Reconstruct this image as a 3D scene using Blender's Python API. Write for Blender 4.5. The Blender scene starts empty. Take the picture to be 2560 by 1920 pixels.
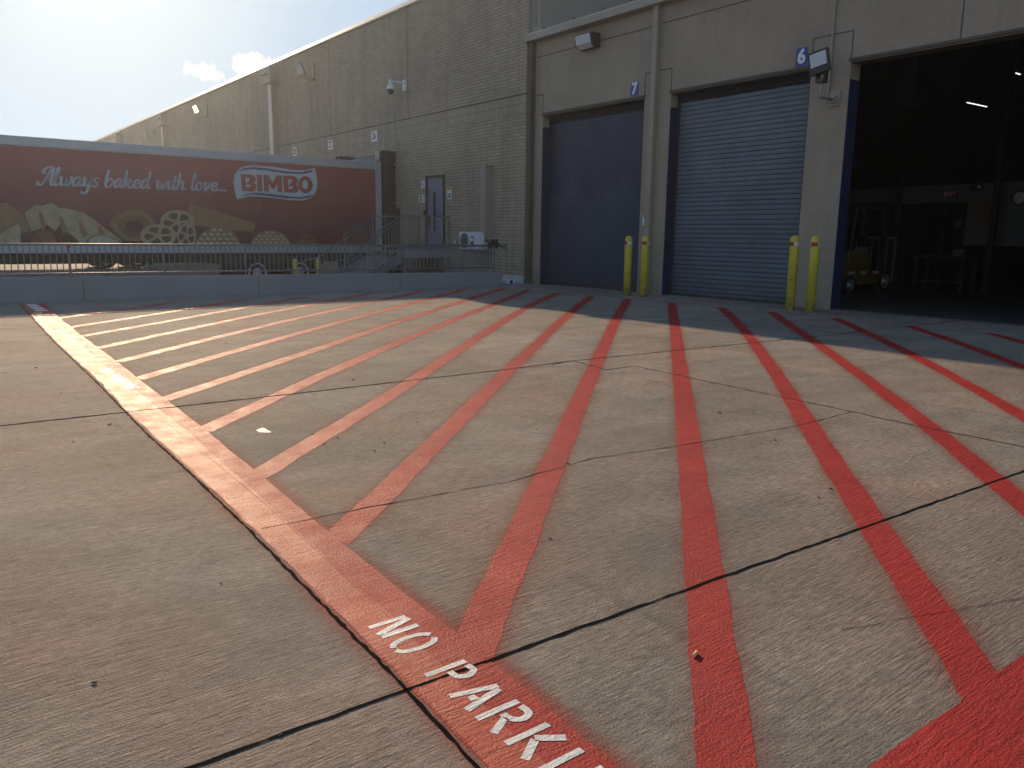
import bpy, bmesh, math, random
from mathutils import Vector, Matrix
random.seed(7)
scene = bpy.context.scene

# tuning values
SKY_STR = .108; SUN_STR = 4.3; EXPOSURE = 0.24; DUST = .6; SUN_COL = (1.0, .745, .48)
HAZE_GLOW = 1.15; HAZE_COL = (3.0, 4.3, 6.1, 1); PALE_COL = (6.0, 6.7, 7.0, 1); CLOUD_COL = (7.8, 7.7, 7.2, 1)
RED_COL = (.43, .022, .020); RED_ROUGH = .60; RED2_COL = (.50, .075, .045); RED2_ROUGH = .56
HAZE_D = .0007; HAZE_G = .76

# ---------------------------------------------------------------- camera
cam_data = bpy.data.cameras.new('camera'); cam = bpy.data.objects.new('camera', cam_data)
scene.collection.objects.link(cam); scene.camera = cam
cam_data.sensor_width = 36.0; cam_data.lens = 36.0*1984/2560; cam_data.clip_end = 5000; cam_data.clip_start = .05
yaw, pitch, roll = math.radians(52.6), math.radians(10.55), math.radians(.73)
fwd = Vector((-math.sin(yaw)*math.cos(pitch), math.cos(yaw)*math.cos(pitch), -math.sin(pitch)))
rt0 = Vector((math.cos(yaw), math.sin(yaw), 0)); up0 = rt0.cross(fwd)
rt = rt0*math.cos(roll)+up0*math.sin(roll); up = rt.cross(fwd)
m = Matrix((rt, up, -fwd)).transposed().to_4x4(); m.translation = Vector((0, 0, 1.4))
cam.matrix_world = m

# ---------------------------------------------------------------- world and sun
SUN = Vector((-2.82, .53, 1.0)).normalized()
SUN_EL = math.asin(SUN.z)
world = bpy.data.worlds.new('World'); scene.world = world; world.use_nodes = True
nt = world.node_tree; nt.nodes.clear()
def wn(t, **k):
    n = nt.nodes.new(t)
    for a, b in k.items(): setattr(n, a, b)
    return n
def wm(op, a, b=None, c=None, clamp=False):
    n = wn('ShaderNodeMath', operation=op, use_clamp=clamp)
    for i, v in enumerate((a, b, c)):
        if v is None: continue
        if isinstance(v, (int, float)): n.inputs[i].default_value = v
        else: nt.links.new(v, n.inputs[i])
    return n.outputs[0]
sky = wn('ShaderNodeTexSky', sky_type='NISHITA', sun_disc=False)
sky.sun_elevation = SUN_EL; sky.sun_rotation = math.atan2(SUN.x, SUN.y)
sky.air_density = 1.0; sky.dust_density = DUST; sky.ozone_density = 1.6; sky.altitude = 100
# small cumulus clouds: noise-edged puffs at their own compass bearings
tc = wn('ShaderNodeTexCoord'); sep = wn('ShaderNodeSeparateXYZ'); nt.links.new(tc.outputs['Generated'], sep.inputs[0])
az = wm('ARCTAN2', sep.outputs[0], sep.outputs[1]); el = wm('ARCSINE', sep.outputs[2])
nz = wn('ShaderNodeTexNoise'); nz.inputs['Scale'].default_value = 38; nz.inputs['Detail'].default_value = 7; nz.inputs['Roughness'].default_value = .62
nt.links.new(tc.outputs['Generated'], nz.inputs['Vector'])
nz2 = wn('ShaderNodeTexNoise'); nz2.inputs['Scale'].default_value = 14; nz2.inputs['Detail'].default_value = 5
nt.links.new(tc.outputs['Generated'], nz2.inputs['Vector'])
def direction(px, py):
    d = (rt*((px-1280)/1984) - up*((py-960)/1984) + fwd).normalized()
    return math.atan2(d.x, d.y), math.asin(d.z)
tot = None
CLOUDS = [(-1.2909, .1795, .005, .006, .9), (-1.2708, .1735, .024, .013, 1.0), (-1.2290, .1835, .026, .0135, 1.0)]
for a0, e0, ra, re_, k in CLOUDS:
    da = wm('DIVIDE', wm('SUBTRACT', az, a0), ra); de = wm('DIVIDE', wm('SUBTRACT', el, e0), re_)
    r2 = wm('SQRT', wm('ADD', wm('MULTIPLY', da, da), wm('MULTIPLY', de, de)))
    v = wm('ADD', wm('SUBTRACT', 1.0, r2), wm('MULTIPLY', wm('SUBTRACT', nz.outputs[0], .5), 3.2))
    v = wm('MULTIPLY', v, 3.2*k, clamp=True)
    v = wm('MULTIPLY', v, wm('MULTIPLY', wm('SUBTRACT', 1.9, r2), 3.0, clamp=True))
    tot = v if tot is None else wm('MAXIMUM', tot, v)
hazy = wm('MULTIPLY', wm('SUBTRACT', nz2.outputs[0], .5), .5, clamp=True)
# high thin haze round the sun and towards the horizon
dotn = wn('ShaderNodeVectorMath', operation='DOT_PRODUCT'); dotn.inputs[1].default_value = SUN
nt.links.new(tc.outputs['Generated'], dotn.inputs[0])
glow = wm('POWER', wm('MAXIMUM', dotn.outputs['Value'], 0.0), 5.0)
thin = wm('ADD', wm('MULTIPLY', glow, HAZE_GLOW), hazy, clamp=True)
mx0 = wn('ShaderNodeMix', data_type='RGBA'); nt.links.new(thin, mx0.inputs[0]); nt.links.new(sky.outputs[0], mx0.inputs[6])
mx0.inputs[7].default_value = HAZE_COL
halo_f = wm('MULTIPLY', wm('POWER', wm('MAXIMUM', dotn.outputs['Value'], 0.0), 30.0), 1.15, clamp=True)
low_f = wm('MULTIPLY', wm('SUBTRACT', 1.0, wm('DIVIDE', el, .30), clamp=True), .55, clamp=True)
mxh = wn('ShaderNodeMix', data_type='RGBA'); nt.links.new(wm('MAXIMUM', halo_f, low_f), mxh.inputs[0]); nt.links.new(mx0.outputs[2], mxh.inputs[6]); mxh.inputs[7].default_value = PALE_COL
mx = wn('ShaderNodeMix', data_type='RGBA'); nt.links.new(tot, mx.inputs[0]); nt.links.new(mxh.outputs[2], mx.inputs[6])
mx.inputs[7].default_value = CLOUD_COL
bg = wn('ShaderNodeBackground'); bg.inputs[1].default_value = SKY_STR
nt.links.new(mx.outputs[2], bg.inputs[0])
wo = wn('ShaderNodeOutputWorld'); nt.links.new(bg.outputs[0], wo.inputs[0])

sun_d = bpy.data.lights.new('sun', 'SUN'); sun_d.energy = SUN_STR; sun_d.angle = math.radians(.53); sun_d.color = SUN_COL
sun_o = bpy.data.objects.new('sun', sun_d); scene.collection.objects.link(sun_o)
sun_o.rotation_euler = SUN.to_track_quat('Z', 'Y').to_euler(); sun_o.location = (-60, 12, 30)

vs = scene.view_settings; vs.view_transform = 'Standard'; vs.look = 'None'; vs.gamma = 1; vs.use_curve_mapping = False; vs.exposure = EXPOSURE

DATA = {'text': [(3.291, 2.664), (8.623, 2.72), (5.019, 2.679), (5.039, 2.946)], 'banner': [(8.9, 3.252), (9.001, 3.395), (9.131, 3.493), (9.323, 3.557), (9.547, 3.58), (10.164, 3.571), (10.83, 3.516), (11.345, 3.53), (11.646, 3.628), (11.708, 3.406), (11.742, 3.149), (11.721, 2.954), (11.633, 2.755), (11.487, 2.619), (11.309, 2.548), (11.134, 2.509), (10.79, 2.509), (10.452, 2.532), (9.792, 2.586), (9.308, 2.582), (8.938, 2.467), (8.872, 2.703), (8.847, 3.007)], 'swoosh': [[(8.981, 3.324), (9.193, 3.467), (9.513, 3.526), (9.997, 3.505), (10.658, 3.45), (11.169, 3.456), (11.644, 3.58), (11.517, 3.467), (11.167, 3.393), (10.656, 3.386), (9.994, 3.437), (9.509, 3.455), (9.19, 3.409)], [(8.989, 2.549), (9.248, 2.657), (9.538, 2.706), (10.125, 2.687), (10.795, 2.631), (11.138, 2.632), (11.454, 2.689), (11.634, 2.787), (11.452, 2.627), (11.136, 2.564), (10.622, 2.564), (9.957, 2.617), (9.471, 2.642), (9.214, 2.613)]], 'red': [[(9.089, 3.284), (9.406, 3.286), (9.5, 3.261), (9.555, 3.196), (9.544, 3.109), (9.49, 3.045), (9.552, 2.992), (9.569, 2.888), (9.511, 2.804), (9.428, 2.764), (9.095, 2.774)], [(9.62, 3.292), (9.759, 3.29), (9.762, 2.778), (9.616, 2.778)], [(9.841, 3.298), (10.004, 3.297), (10.14, 3.039), (10.284, 3.303), (10.451, 3.306), (10.452, 2.776), (10.305, 2.779), (10.303, 3.11), (10.183, 2.884), (10.084, 2.88), (9.985, 3.1), (9.991, 2.782), (9.84, 2.781)], [(10.518, 3.31), (10.856, 3.312), (10.957, 3.286), (11.016, 3.219), (11.006, 3.129), (10.948, 3.062), (11.015, 3.008), (11.035, 2.9), (10.973, 2.814), (10.886, 2.772), (10.53, 2.783)], [(11.538, 3.065), (11.522, 2.978), (11.484, 2.899), (11.425, 2.835), (11.354, 2.793), (11.276, 2.776), (11.199, 2.786), (11.131, 2.822), (11.078, 2.881), (11.045, 2.956), (11.037, 3.041), (11.052, 3.127), (11.09, 3.205), (11.147, 3.269), (11.218, 3.312), (11.296, 3.329), (11.373, 3.32), (11.442, 3.284), (11.495, 3.226), (11.528, 3.15)]], 'holes': [[(9.248, 3.174), (9.336, 3.172), (9.373, 3.137), (9.351, 3.087), (9.369, 3.063), (9.298, 3.041), (9.277, 2.997), (9.238, 2.977)], [(9.237, 2.949), (9.364, 2.961), (9.404, 2.917), (9.36, 2.869), (9.245, 2.867)], [(10.688, 3.196), (10.783, 3.194), (10.822, 3.158), (10.8, 3.106), (10.819, 3.082), (10.744, 3.059), (10.721, 3.013), (10.68, 2.992)], [(10.679, 2.964), (10.815, 2.976), (10.858, 2.931), (10.811, 2.881), (10.689, 2.878)], [(11.39, 3.058), (11.38, 2.998), (11.356, 2.947), (11.321, 2.912), (11.28, 2.898), (11.241, 2.908), (11.208, 2.94), (11.187, 2.989), (11.182, 3.048), (11.192, 3.107), (11.216, 3.158), (11.251, 3.194), (11.292, 3.207), (11.331, 3.198), (11.364, 3.166), (11.385, 3.117)]], 'bread': {'loaf': [(2.927, 1.883), (3.063, 1.983), (3.188, 2.115), (3.386, 2.09), (3.625, 2.179), (3.789, 2.037), (4.054, 2.013), (4.408, 1.924), (4.641, 1.762), (4.843, 1.565), (5.111, 1.365), (5.351, 1.162), (5.434, 0.985), (4.272, 0.985), (4.111, 1.219), (3.884, 1.382), (3.782, 1.578), (3.647, 1.379), (3.43, 1.572), (3.214, 1.406), (3.039, 1.371), (2.976, 1.628)], 'loaf_end': [(4.364, 0.985), (4.407, 1.121), (4.571, 1.257), (4.824, 1.31), (5.101, 1.228), (5.348, 1.11), (5.45, 0.985)], 'bread': [(1.28, 1.961), (1.82, 2.163), (2.194, 2.16), (2.354, 2.135), (2.518, 2.125), (2.697, 1.972), (2.877, 1.786), (2.971, 1.563), (2.982, 1.37), (2.689, 1.237), (2.277, 1.265), (1.209, 1.222)], 'slice': [(1.313, 0.985), (1.601, 1.226), (2.278, 1.281), (2.718, 1.565), (2.793, 1.464), (2.735, 0.985)], 'bun': [(3.057, 1.241), (3.181, 1.356), (3.328, 1.391), (3.557, 1.345), (3.641, 1.115), (3.628, 0.985), (3.018, 0.985)], 'bun2': [(3.584, 0.985), (3.679, 1.043), (3.83, 1.077), (3.977, 1.044), (4.06, 0.985)], 'roll': [(5.097, 1.603), (5.172, 1.775), (5.275, 1.879), (5.606, 2.025), (5.997, 2.036), (6.285, 1.87), (6.403, 1.628), (6.317, 1.345), (5.867, 1.096), (5.478, 1.128), (5.206, 1.366)], 'cracker': [(7.443, 2.292), (8.364, 2.031), (9.523, 1.724), (9.432, 1.439), (8.336, 1.517), (7.439, 1.629), (7.35, 2.04)], 'concha': [(8.965, 0.985), (7.524, 0.985), (7.549, 1.094), (7.608, 1.221), (7.698, 1.336), (7.815, 1.432), (7.953, 1.506), (8.105, 1.553), (8.265, 1.571), (8.425, 1.558), (8.576, 1.516), (8.711, 1.445), (8.823, 1.349), (8.905, 1.232), (8.953, 1.102)], 'concha2': [(10.679, 1.025), (9.312, 1.02), (9.334, 1.122), (9.388, 1.219), (9.471, 1.306), (9.58, 1.38), (9.71, 1.437), (9.854, 1.473), (10.006, 1.486), (10.157, 1.477), (10.301, 1.444), (10.431, 1.39), (10.538, 1.317), (10.618, 1.229), (10.665, 1.13)], 'bun3': [(11.628, 1.078), (10.957, 1.075), (10.977, 1.176), (11.028, 1.268), (11.104, 1.341), (11.198, 1.389), (11.302, 1.406), (11.405, 1.391), (11.497, 1.345), (11.57, 1.273), (11.615, 1.181)]}, 'wheelsnack': [([(7.549, 1.703), (7.525, 1.602), (7.466, 1.507), (7.377, 1.425), (7.264, 1.362), (7.134, 1.322), (6.998, 1.307), (6.864, 1.319), (6.742, 1.356), (6.64, 1.415), (6.563, 1.493), (6.519, 1.584), (6.508, 1.682), (6.531, 1.781), (6.588, 1.874), (6.674, 1.955), (6.784, 2.018), (6.911, 2.06), (7.046, 2.077), (7.18, 2.068), (7.304, 2.033), (7.41, 1.975), (7.489, 1.896), (7.537, 1.804)], [[(7.13, 1.67), (7.283, 1.69), (7.408, 1.678), (7.391, 1.548), (7.243, 1.469), (7.162, 1.537), (7.106, 1.64)], [(7.018, 1.608), (7.081, 1.508), (7.095, 1.416), (6.924, 1.381), (6.789, 1.455), (6.856, 1.536), (6.974, 1.614)], [(6.912, 1.663), (6.8, 1.582), (6.686, 1.539), (6.6, 1.644), (6.661, 1.767), (6.781, 1.75), (6.908, 1.697)], [(6.958, 1.759), (6.826, 1.807), (6.743, 1.871), (6.858, 1.973), (7.031, 1.977), (7.038, 1.885), (7.0, 1.774)], [(7.092, 1.763), (7.124, 1.875), (7.187, 1.959), (7.348, 1.917), (7.395, 1.795), (7.276, 1.754), (7.122, 1.74)]]), ([(7.579, 1.288), (7.562, 1.184), (7.526, 1.088), (7.473, 1.004), (7.407, 0.985), (7.331, 0.985), (7.253, 0.985), (7.176, 0.985), (7.107, 0.985), (7.049, 1.003), (7.007, 1.085), (6.983, 1.18), (6.979, 1.282), (6.996, 1.384), (7.031, 1.479), (7.083, 1.561), (7.148, 1.625), (7.222, 1.666), (7.301, 1.68), (7.377, 1.669), (7.447, 1.63), (7.506, 1.568), (7.55, 1.487), (7.574, 1.391)], [[(7.338, 1.259), (7.426, 1.278), (7.498, 1.263), (7.484, 1.13), (7.398, 1.051), (7.353, 1.123), (7.324, 1.229)], [(7.272, 1.197), (7.306, 1.094), (7.311, 0.999), (7.212, 0.985), (7.136, 1.042), (7.177, 1.126), (7.247, 1.204)], [(7.213, 1.256), (7.146, 1.174), (7.079, 1.13), (7.032, 1.241), (7.071, 1.366), (7.139, 1.348), (7.211, 1.29)], [(7.241, 1.354), (7.167, 1.406), (7.121, 1.473), (7.19, 1.576), (7.289, 1.578), (7.291, 1.483), (7.266, 1.369)], [(7.319, 1.356), (7.34, 1.471), (7.378, 1.557), (7.469, 1.51), (7.493, 1.384), (7.424, 1.344), (7.336, 1.331)]]), ([(6.962, 1.281), (6.938, 1.189), (6.879, 1.102), (6.789, 1.027), (6.675, 0.985), (6.545, 0.985), (6.407, 0.985), (6.273, 0.985), (6.149, 0.985), (6.046, 1.024), (5.969, 1.096), (5.924, 1.18), (5.912, 1.271), (5.936, 1.361), (5.993, 1.446), (6.079, 1.52), (6.19, 1.577), (6.317, 1.614), (6.453, 1.629), (6.589, 1.619), (6.714, 1.586), (6.821, 1.532), (6.901, 1.459), (6.949, 1.374)], [[(6.54, 1.254), (6.694, 1.272), (6.82, 1.259), (6.803, 1.14), (6.654, 1.069), (6.572, 1.132), (6.516, 1.227)], [(6.427, 1.198), (6.491, 1.106), (6.504, 1.022), (6.332, 0.99), (6.196, 1.06), (6.264, 1.134), (6.382, 1.204)], [(6.32, 1.25), (6.207, 1.176), (6.093, 1.137), (6.006, 1.235), (6.067, 1.347), (6.188, 1.331), (6.316, 1.28)], [(6.365, 1.337), (6.233, 1.383), (6.149, 1.442), (6.264, 1.534), (6.439, 1.537), (6.447, 1.453), (6.408, 1.351)], [(6.501, 1.34), (6.532, 1.443), (6.596, 1.52), (6.758, 1.479), (6.806, 1.367), (6.686, 1.331), (6.531, 1.318)]])], 'squares': [[(7.556, 1.032), (7.609, 1.105), (7.712, 1.075), (7.672, 0.991)], [(7.648, 1.174), (7.701, 1.247), (7.805, 1.218), (7.765, 1.133)], [(7.752, 1.033), (7.805, 1.106), (7.91, 1.076), (7.87, 0.991)], [(7.845, 1.176), (7.898, 1.249), (8.003, 1.219), (7.963, 1.134)], [(7.768, 1.317), (7.822, 1.389), (7.926, 1.36), (7.886, 1.276)], [(7.95, 1.034), (8.004, 1.107), (8.109, 1.077), (8.069, 0.992)], [(8.043, 1.177), (8.098, 1.25), (8.203, 1.221), (8.163, 1.135)], [(7.966, 1.319), (8.02, 1.392), (8.125, 1.363), (8.085, 1.278)], [(8.059, 1.462), (8.113, 1.535), (8.219, 1.507), (8.178, 1.421)], [(8.15, 1.035), (8.204, 1.108), (8.311, 1.078), (8.27, 0.993)], [(8.244, 1.179), (8.299, 1.252), (8.405, 1.223), (8.365, 1.137)], [(8.166, 1.321), (8.22, 1.394), (8.326, 1.365), (8.286, 1.28)], [(8.26, 1.465), (8.314, 1.538), (8.421, 1.51), (8.38, 1.424)], [(8.352, 1.036), (8.407, 1.11), (8.514, 1.079), (8.473, 0.993)], [(8.447, 1.18), (8.501, 1.254), (8.609, 1.224), (8.568, 1.138)], [(8.367, 1.323), (8.422, 1.397), (8.529, 1.368), (8.488, 1.282)], [(8.556, 1.037), (8.611, 1.111), (8.719, 1.081), (8.678, 0.994)], [(8.651, 1.182), (8.706, 1.256), (8.815, 1.226), (8.774, 1.14)], [(8.571, 1.325), (8.626, 1.399), (8.734, 1.37), (8.693, 1.284)], [(8.761, 1.038), (8.817, 1.112), (8.926, 1.082), (8.885, 0.995)], [(9.342, 1.075), (9.391, 1.13), (9.489, 1.108), (9.453, 1.043)], [(9.426, 1.183), (9.476, 1.238), (9.575, 1.216), (9.538, 1.152)], [(9.528, 1.076), (9.578, 1.131), (9.677, 1.109), (9.641, 1.044)], [(9.614, 1.184), (9.663, 1.24), (9.763, 1.218), (9.726, 1.153)], [(9.538, 1.292), (9.588, 1.347), (9.687, 1.325), (9.651, 1.261)], [(9.716, 1.077), (9.766, 1.132), (9.867, 1.11), (9.83, 1.045)], [(9.802, 1.186), (9.852, 1.242), (9.953, 1.219), (9.916, 1.154)], [(9.726, 1.294), (9.776, 1.349), (9.876, 1.327), (9.84, 1.262)], [(9.812, 1.403), (9.862, 1.459), (9.963, 1.437), (9.926, 1.372)], [(9.906, 1.078), (9.956, 1.134), (10.058, 1.111), (10.02, 1.046)], [(9.993, 1.187), (10.043, 1.243), (10.145, 1.221), (10.107, 1.155)], [(9.916, 1.295), (9.966, 1.352), (10.067, 1.329), (10.03, 1.264)], [(10.002, 1.405), (10.052, 1.461), (10.154, 1.44), (10.117, 1.374)], [(10.097, 1.079), (10.148, 1.135), (10.25, 1.112), (10.213, 1.046)], [(10.184, 1.189), (10.235, 1.245), (10.338, 1.223), (10.3, 1.157)], [(10.107, 1.297), (10.157, 1.354), (10.26, 1.331), (10.222, 1.266)], [(10.29, 1.08), (10.341, 1.136), (10.444, 1.113), (10.407, 1.047)], [(10.378, 1.19), (10.429, 1.247), (10.533, 1.224), (10.495, 1.158)], [(10.3, 1.299), (10.35, 1.356), (10.454, 1.334), (10.416, 1.268)], [(10.485, 1.081), (10.536, 1.137), (10.64, 1.114), (10.603, 1.048)]], 'stripes': [[(-14.690, 1.97), (-15.126, 2.413), (-15.517, 2.856), (-15.888, 3.3)], [(-13.212, 1.9), (-13.984, 2.739), (-14.783, 3.58), (-15.597, 4.42)], [(-12.008, 1.87), (-13.304, 3.25), (-14.662, 4.63), (-15.937, 6.01)], [(-10.681, 1.83), (-12.175, 3.32), (-13.635, 4.81), (-14.972, 6.299), (-16.280, 7.789), (-17.658, 9.28)], [(-9.436, 1.81), (-10.902, 3.264), (-12.306, 4.72), (-13.625, 6.174), (-14.921, 7.629), (-16.215, 9.084), (-17.557, 10.54)], [(-8.211, 1.74), (-9.620, 3.177), (-10.992, 4.614), (-12.333, 6.051), (-13.645, 7.488), (-14.925, 8.925), (-16.208, 10.362), (-17.500, 11.8)], [(-7.051, 1.68), (-8.355, 3.094), (-9.668, 4.51), (-11.020, 5.925), (-12.303, 7.34), (-13.585, 8.755), (-14.870, 10.17), (-16.150, 11.585), (-17.408, 13.0)], [(-5.770, 1.63), (-7.246, 3.094), (-8.653, 4.56), (-10.035, 6.024), (-11.368, 7.489), (-12.691, 8.954), (-14.015, 10.419), (-15.353, 11.884), (-16.723, 13.35)], [(-4.471, 1.55), (-6.013, 3.21), (-7.651, 4.87), (-9.266, 6.529), (-10.870, 8.19), (-12.433, 9.85), (-13.938, 11.51), (-15.342, 13.17)], [(-3.283, 1.5), (-4.865, 3.17), (-6.451, 4.84), (-8.012, 6.51), (-9.580, 8.18), (-11.126, 9.85), (-12.639, 11.52), (-14.120, 13.19)], [(-2.070, 1.43), (-3.675, 3.147), (-5.275, 4.864), (-6.873, 6.581), (-8.466, 8.298), (-10.052, 10.015), (-11.620, 11.732), (-13.162, 13.45)], [(-1.159, 1.63), (-2.339, 2.944), (-3.520, 4.258), (-4.708, 5.573), (-5.896, 6.887), (-7.081, 8.202), (-8.268, 9.516), (-9.457, 10.831), (-10.644, 12.145), (-11.827, 13.46)], [(-0.894, 2.58), (-1.837, 3.669), (-2.769, 4.758), (-3.696, 5.846), (-4.611, 6.936), (-5.549, 8.025), (-6.500, 9.114), (-7.460, 10.203), (-8.444, 11.292), (-9.460, 12.381), (-10.515, 13.47)], [(-1.567, 4.71), (-2.785, 6.176), (-4.058, 7.643), (-5.353, 9.11), (-6.671, 10.576), (-7.997, 12.043), (-9.306, 13.51)], [(-2.499, 7.19), (-3.771, 8.762), (-5.104, 10.335), (-6.491, 11.907), (-7.939, 13.48)], [(-3.522, 10.04), (-4.470, 11.139), (-5.453, 12.24), (-6.503, 13.34)], [(-4.51, 12.64), (-5.3, 13.44)]]}
# ---------------------------------------------------------------- materials
def mat(name, col=(.5,.5,.5), rough=.7, metal=0, spec=.5, noise=None, bump=None, emit=None, alpha=None):
    """noise=(scale, amount, detail) brightens/darkens by patches; bump=(scale, strength, distance)"""
    m = bpy.data.materials.new(name); m.use_nodes = True
    t = m.node_tree; b = t.nodes['Principled BSDF']
    b.inputs['Base Color'].default_value = (*col, 1); b.inputs['Roughness'].default_value = rough
    b.inputs['Metallic'].default_value = metal; b.inputs['Specular IOR Level'].default_value = spec
    geo = t.nodes.new('ShaderNodeNewGeometry')
    if noise:
        n = t.nodes.new('ShaderNodeTexNoise'); n.inputs['Scale'].default_value = noise[0]; n.inputs['Detail'].default_value = noise[2] if len(noise) > 2 else 5
        n.inputs['Roughness'].default_value = .6
        t.links.new(geo.outputs['Position'], n.inputs['Vector'])
        r = t.nodes.new('ShaderNodeMapRange'); r.inputs[1].default_value = .25; r.inputs[2].default_value = .75
        r.inputs[3].default_value = 1-noise[1]; r.inputs[4].default_value = 1+noise[1]
        t.links.new(n.outputs[0], r.inputs[0])
        v = t.nodes.new('ShaderNodeVectorMath'); v.operation = 'SCALE'; v.inputs[0].default_value = col
        t.links.new(r.outputs[0], v.inputs['Scale']); t.links.new(v.outputs[0], b.inputs['Base Color'])
    if bump:
        n = t.nodes.new('ShaderNodeTexNoise'); n.inputs['Scale'].default_value = bump[0]; n.inputs['Detail'].default_value = 4
        t.links.new(geo.outputs['Position'], n.inputs['Vector'])
        bp = t.nodes.new('ShaderNodeBump'); bp.inputs['Strength'].default_value = bump[1]; bp.inputs['Distance'].default_value = bump[2]
        t.links.new(n.outputs[0], bp.inputs['Height']); t.links.new(bp.outputs[0], b.inputs['Normal'])
    if emit:
        b.inputs['Emission Color'].default_value = (*emit[0], 1); b.inputs['Emission Strength'].default_value = emit[1]
    return m

class NB:
    """small node builder"""
    def __init__(s, name):
        s.m = bpy.data.materials.new(name); s.m.use_nodes = True; s.t = s.m.node_tree
        s.b = s.t.nodes['Principled BSDF']; s.pos = s.n('ShaderNodeNewGeometry').outputs['Position']
    def n(s, typ, **k):
        x = s.t.nodes.new(typ)
        for a, v in k.items(): setattr(x, a, v)
        return x
    def put(s, sock, v):
        if hasattr(v, 'links') or isinstance(v, bpy.types.NodeSocket): s.t.links.new(v, sock)
        else: sock.default_value = v
    def math(s, op, a, b=None, c=None, clamp=False):
        x = s.n('ShaderNodeMath', operation=op, use_clamp=clamp)
        for i, v in enumerate((a, b, c)):
            if v is not None: s.put(x.inputs[i], v)
        return x.outputs[0]
    def scale(s, v, k):
        x = s.n('ShaderNodeVectorMath', operation='MULTIPLY'); s.put(x.inputs[0], v); s.put(x.inputs[1], k); return x.outputs[0]
    def noise(s, vec, sc, det=4, rough=.55):
        x = s.n('ShaderNodeTexNoise'); x.inputs['Scale'].default_value = sc; x.inputs['Detail'].default_value = det; x.inputs['Roughness'].default_value = rough
        s.put(x.inputs['Vector'], vec); return x.outputs[0]
    def rng(s, v, a, b, c, d):
        x = s.n('ShaderNodeMapRange'); s.put(x.inputs[0], v)
        for i, q in enumerate((a, b, c, d)): x.inputs[i+1].default_value = q
        return x.outputs[0]
    def mix(s, f, a, b, mode='MIX'):
        x = s.n('ShaderNodeMix', data_type='RGBA', blend_type=mode); s.put(x.inputs[0], f)
        s.put(x.inputs[6], a if not isinstance(a, tuple) else (*a, 1)); s.put(x.inputs[7], b if not isinstance(b, tuple) else (*b, 1)); return x.outputs[2]
    def bump(s, h, st, dist, prev=None):
        x = s.n('ShaderNodeBump'); x.inputs['Strength'].default_value = st; x.inputs['Distance'].default_value = dist
        s.put(x.inputs['Height'], h)
        if prev: s.put(x.inputs['Normal'], prev)
        return x.outputs[0]

def broom_bump(k, st=1.0):
    """broom-finished concrete: ridges running along Y, with grit"""
    wob = k.n('ShaderNodeVectorMath', operation='ADD'); k.put(wob.inputs[0], k.pos)
    wn_ = k.n('ShaderNodeTexNoise'); wn_.inputs['Scale'].default_value = 2.2; k.put(wn_.inputs['Vector'], k.pos)
    wsc = k.n('ShaderNodeVectorMath', operation='SCALE'); k.put(wsc.inputs[0], wn_.outputs['Color']); wsc.inputs['Scale'].default_value = .05; k.put(wob.inputs[1], wsc.outputs[0])
    w = k.scale(wob.outputs[0], (95.0, 9.0, 10.0)); a = k.noise(w, 1.0, 4, .65)
    w2 = k.scale(wob.outputs[0], (38.0, 5.0, 10.0)); a2 = k.noise(w2, 1.0, 4, .65)
    amt = k.rng(k.noise(k.pos, .9, 3), .35, .65, .35, 1.1)
    g = k.noise(k.pos, 95, 4, .7)
    h = k.math('ADD', k.math('MULTIPLY', k.math('ADD', a, k.math('MULTIPLY', a2, .7)), amt), k.math('MULTIPLY', g, .8))
    n1 = k.bump(h, st, .016)
    big = k.noise(k.pos, .45, 2)
    return k.bump(big, .5, .12, n1), h

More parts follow.
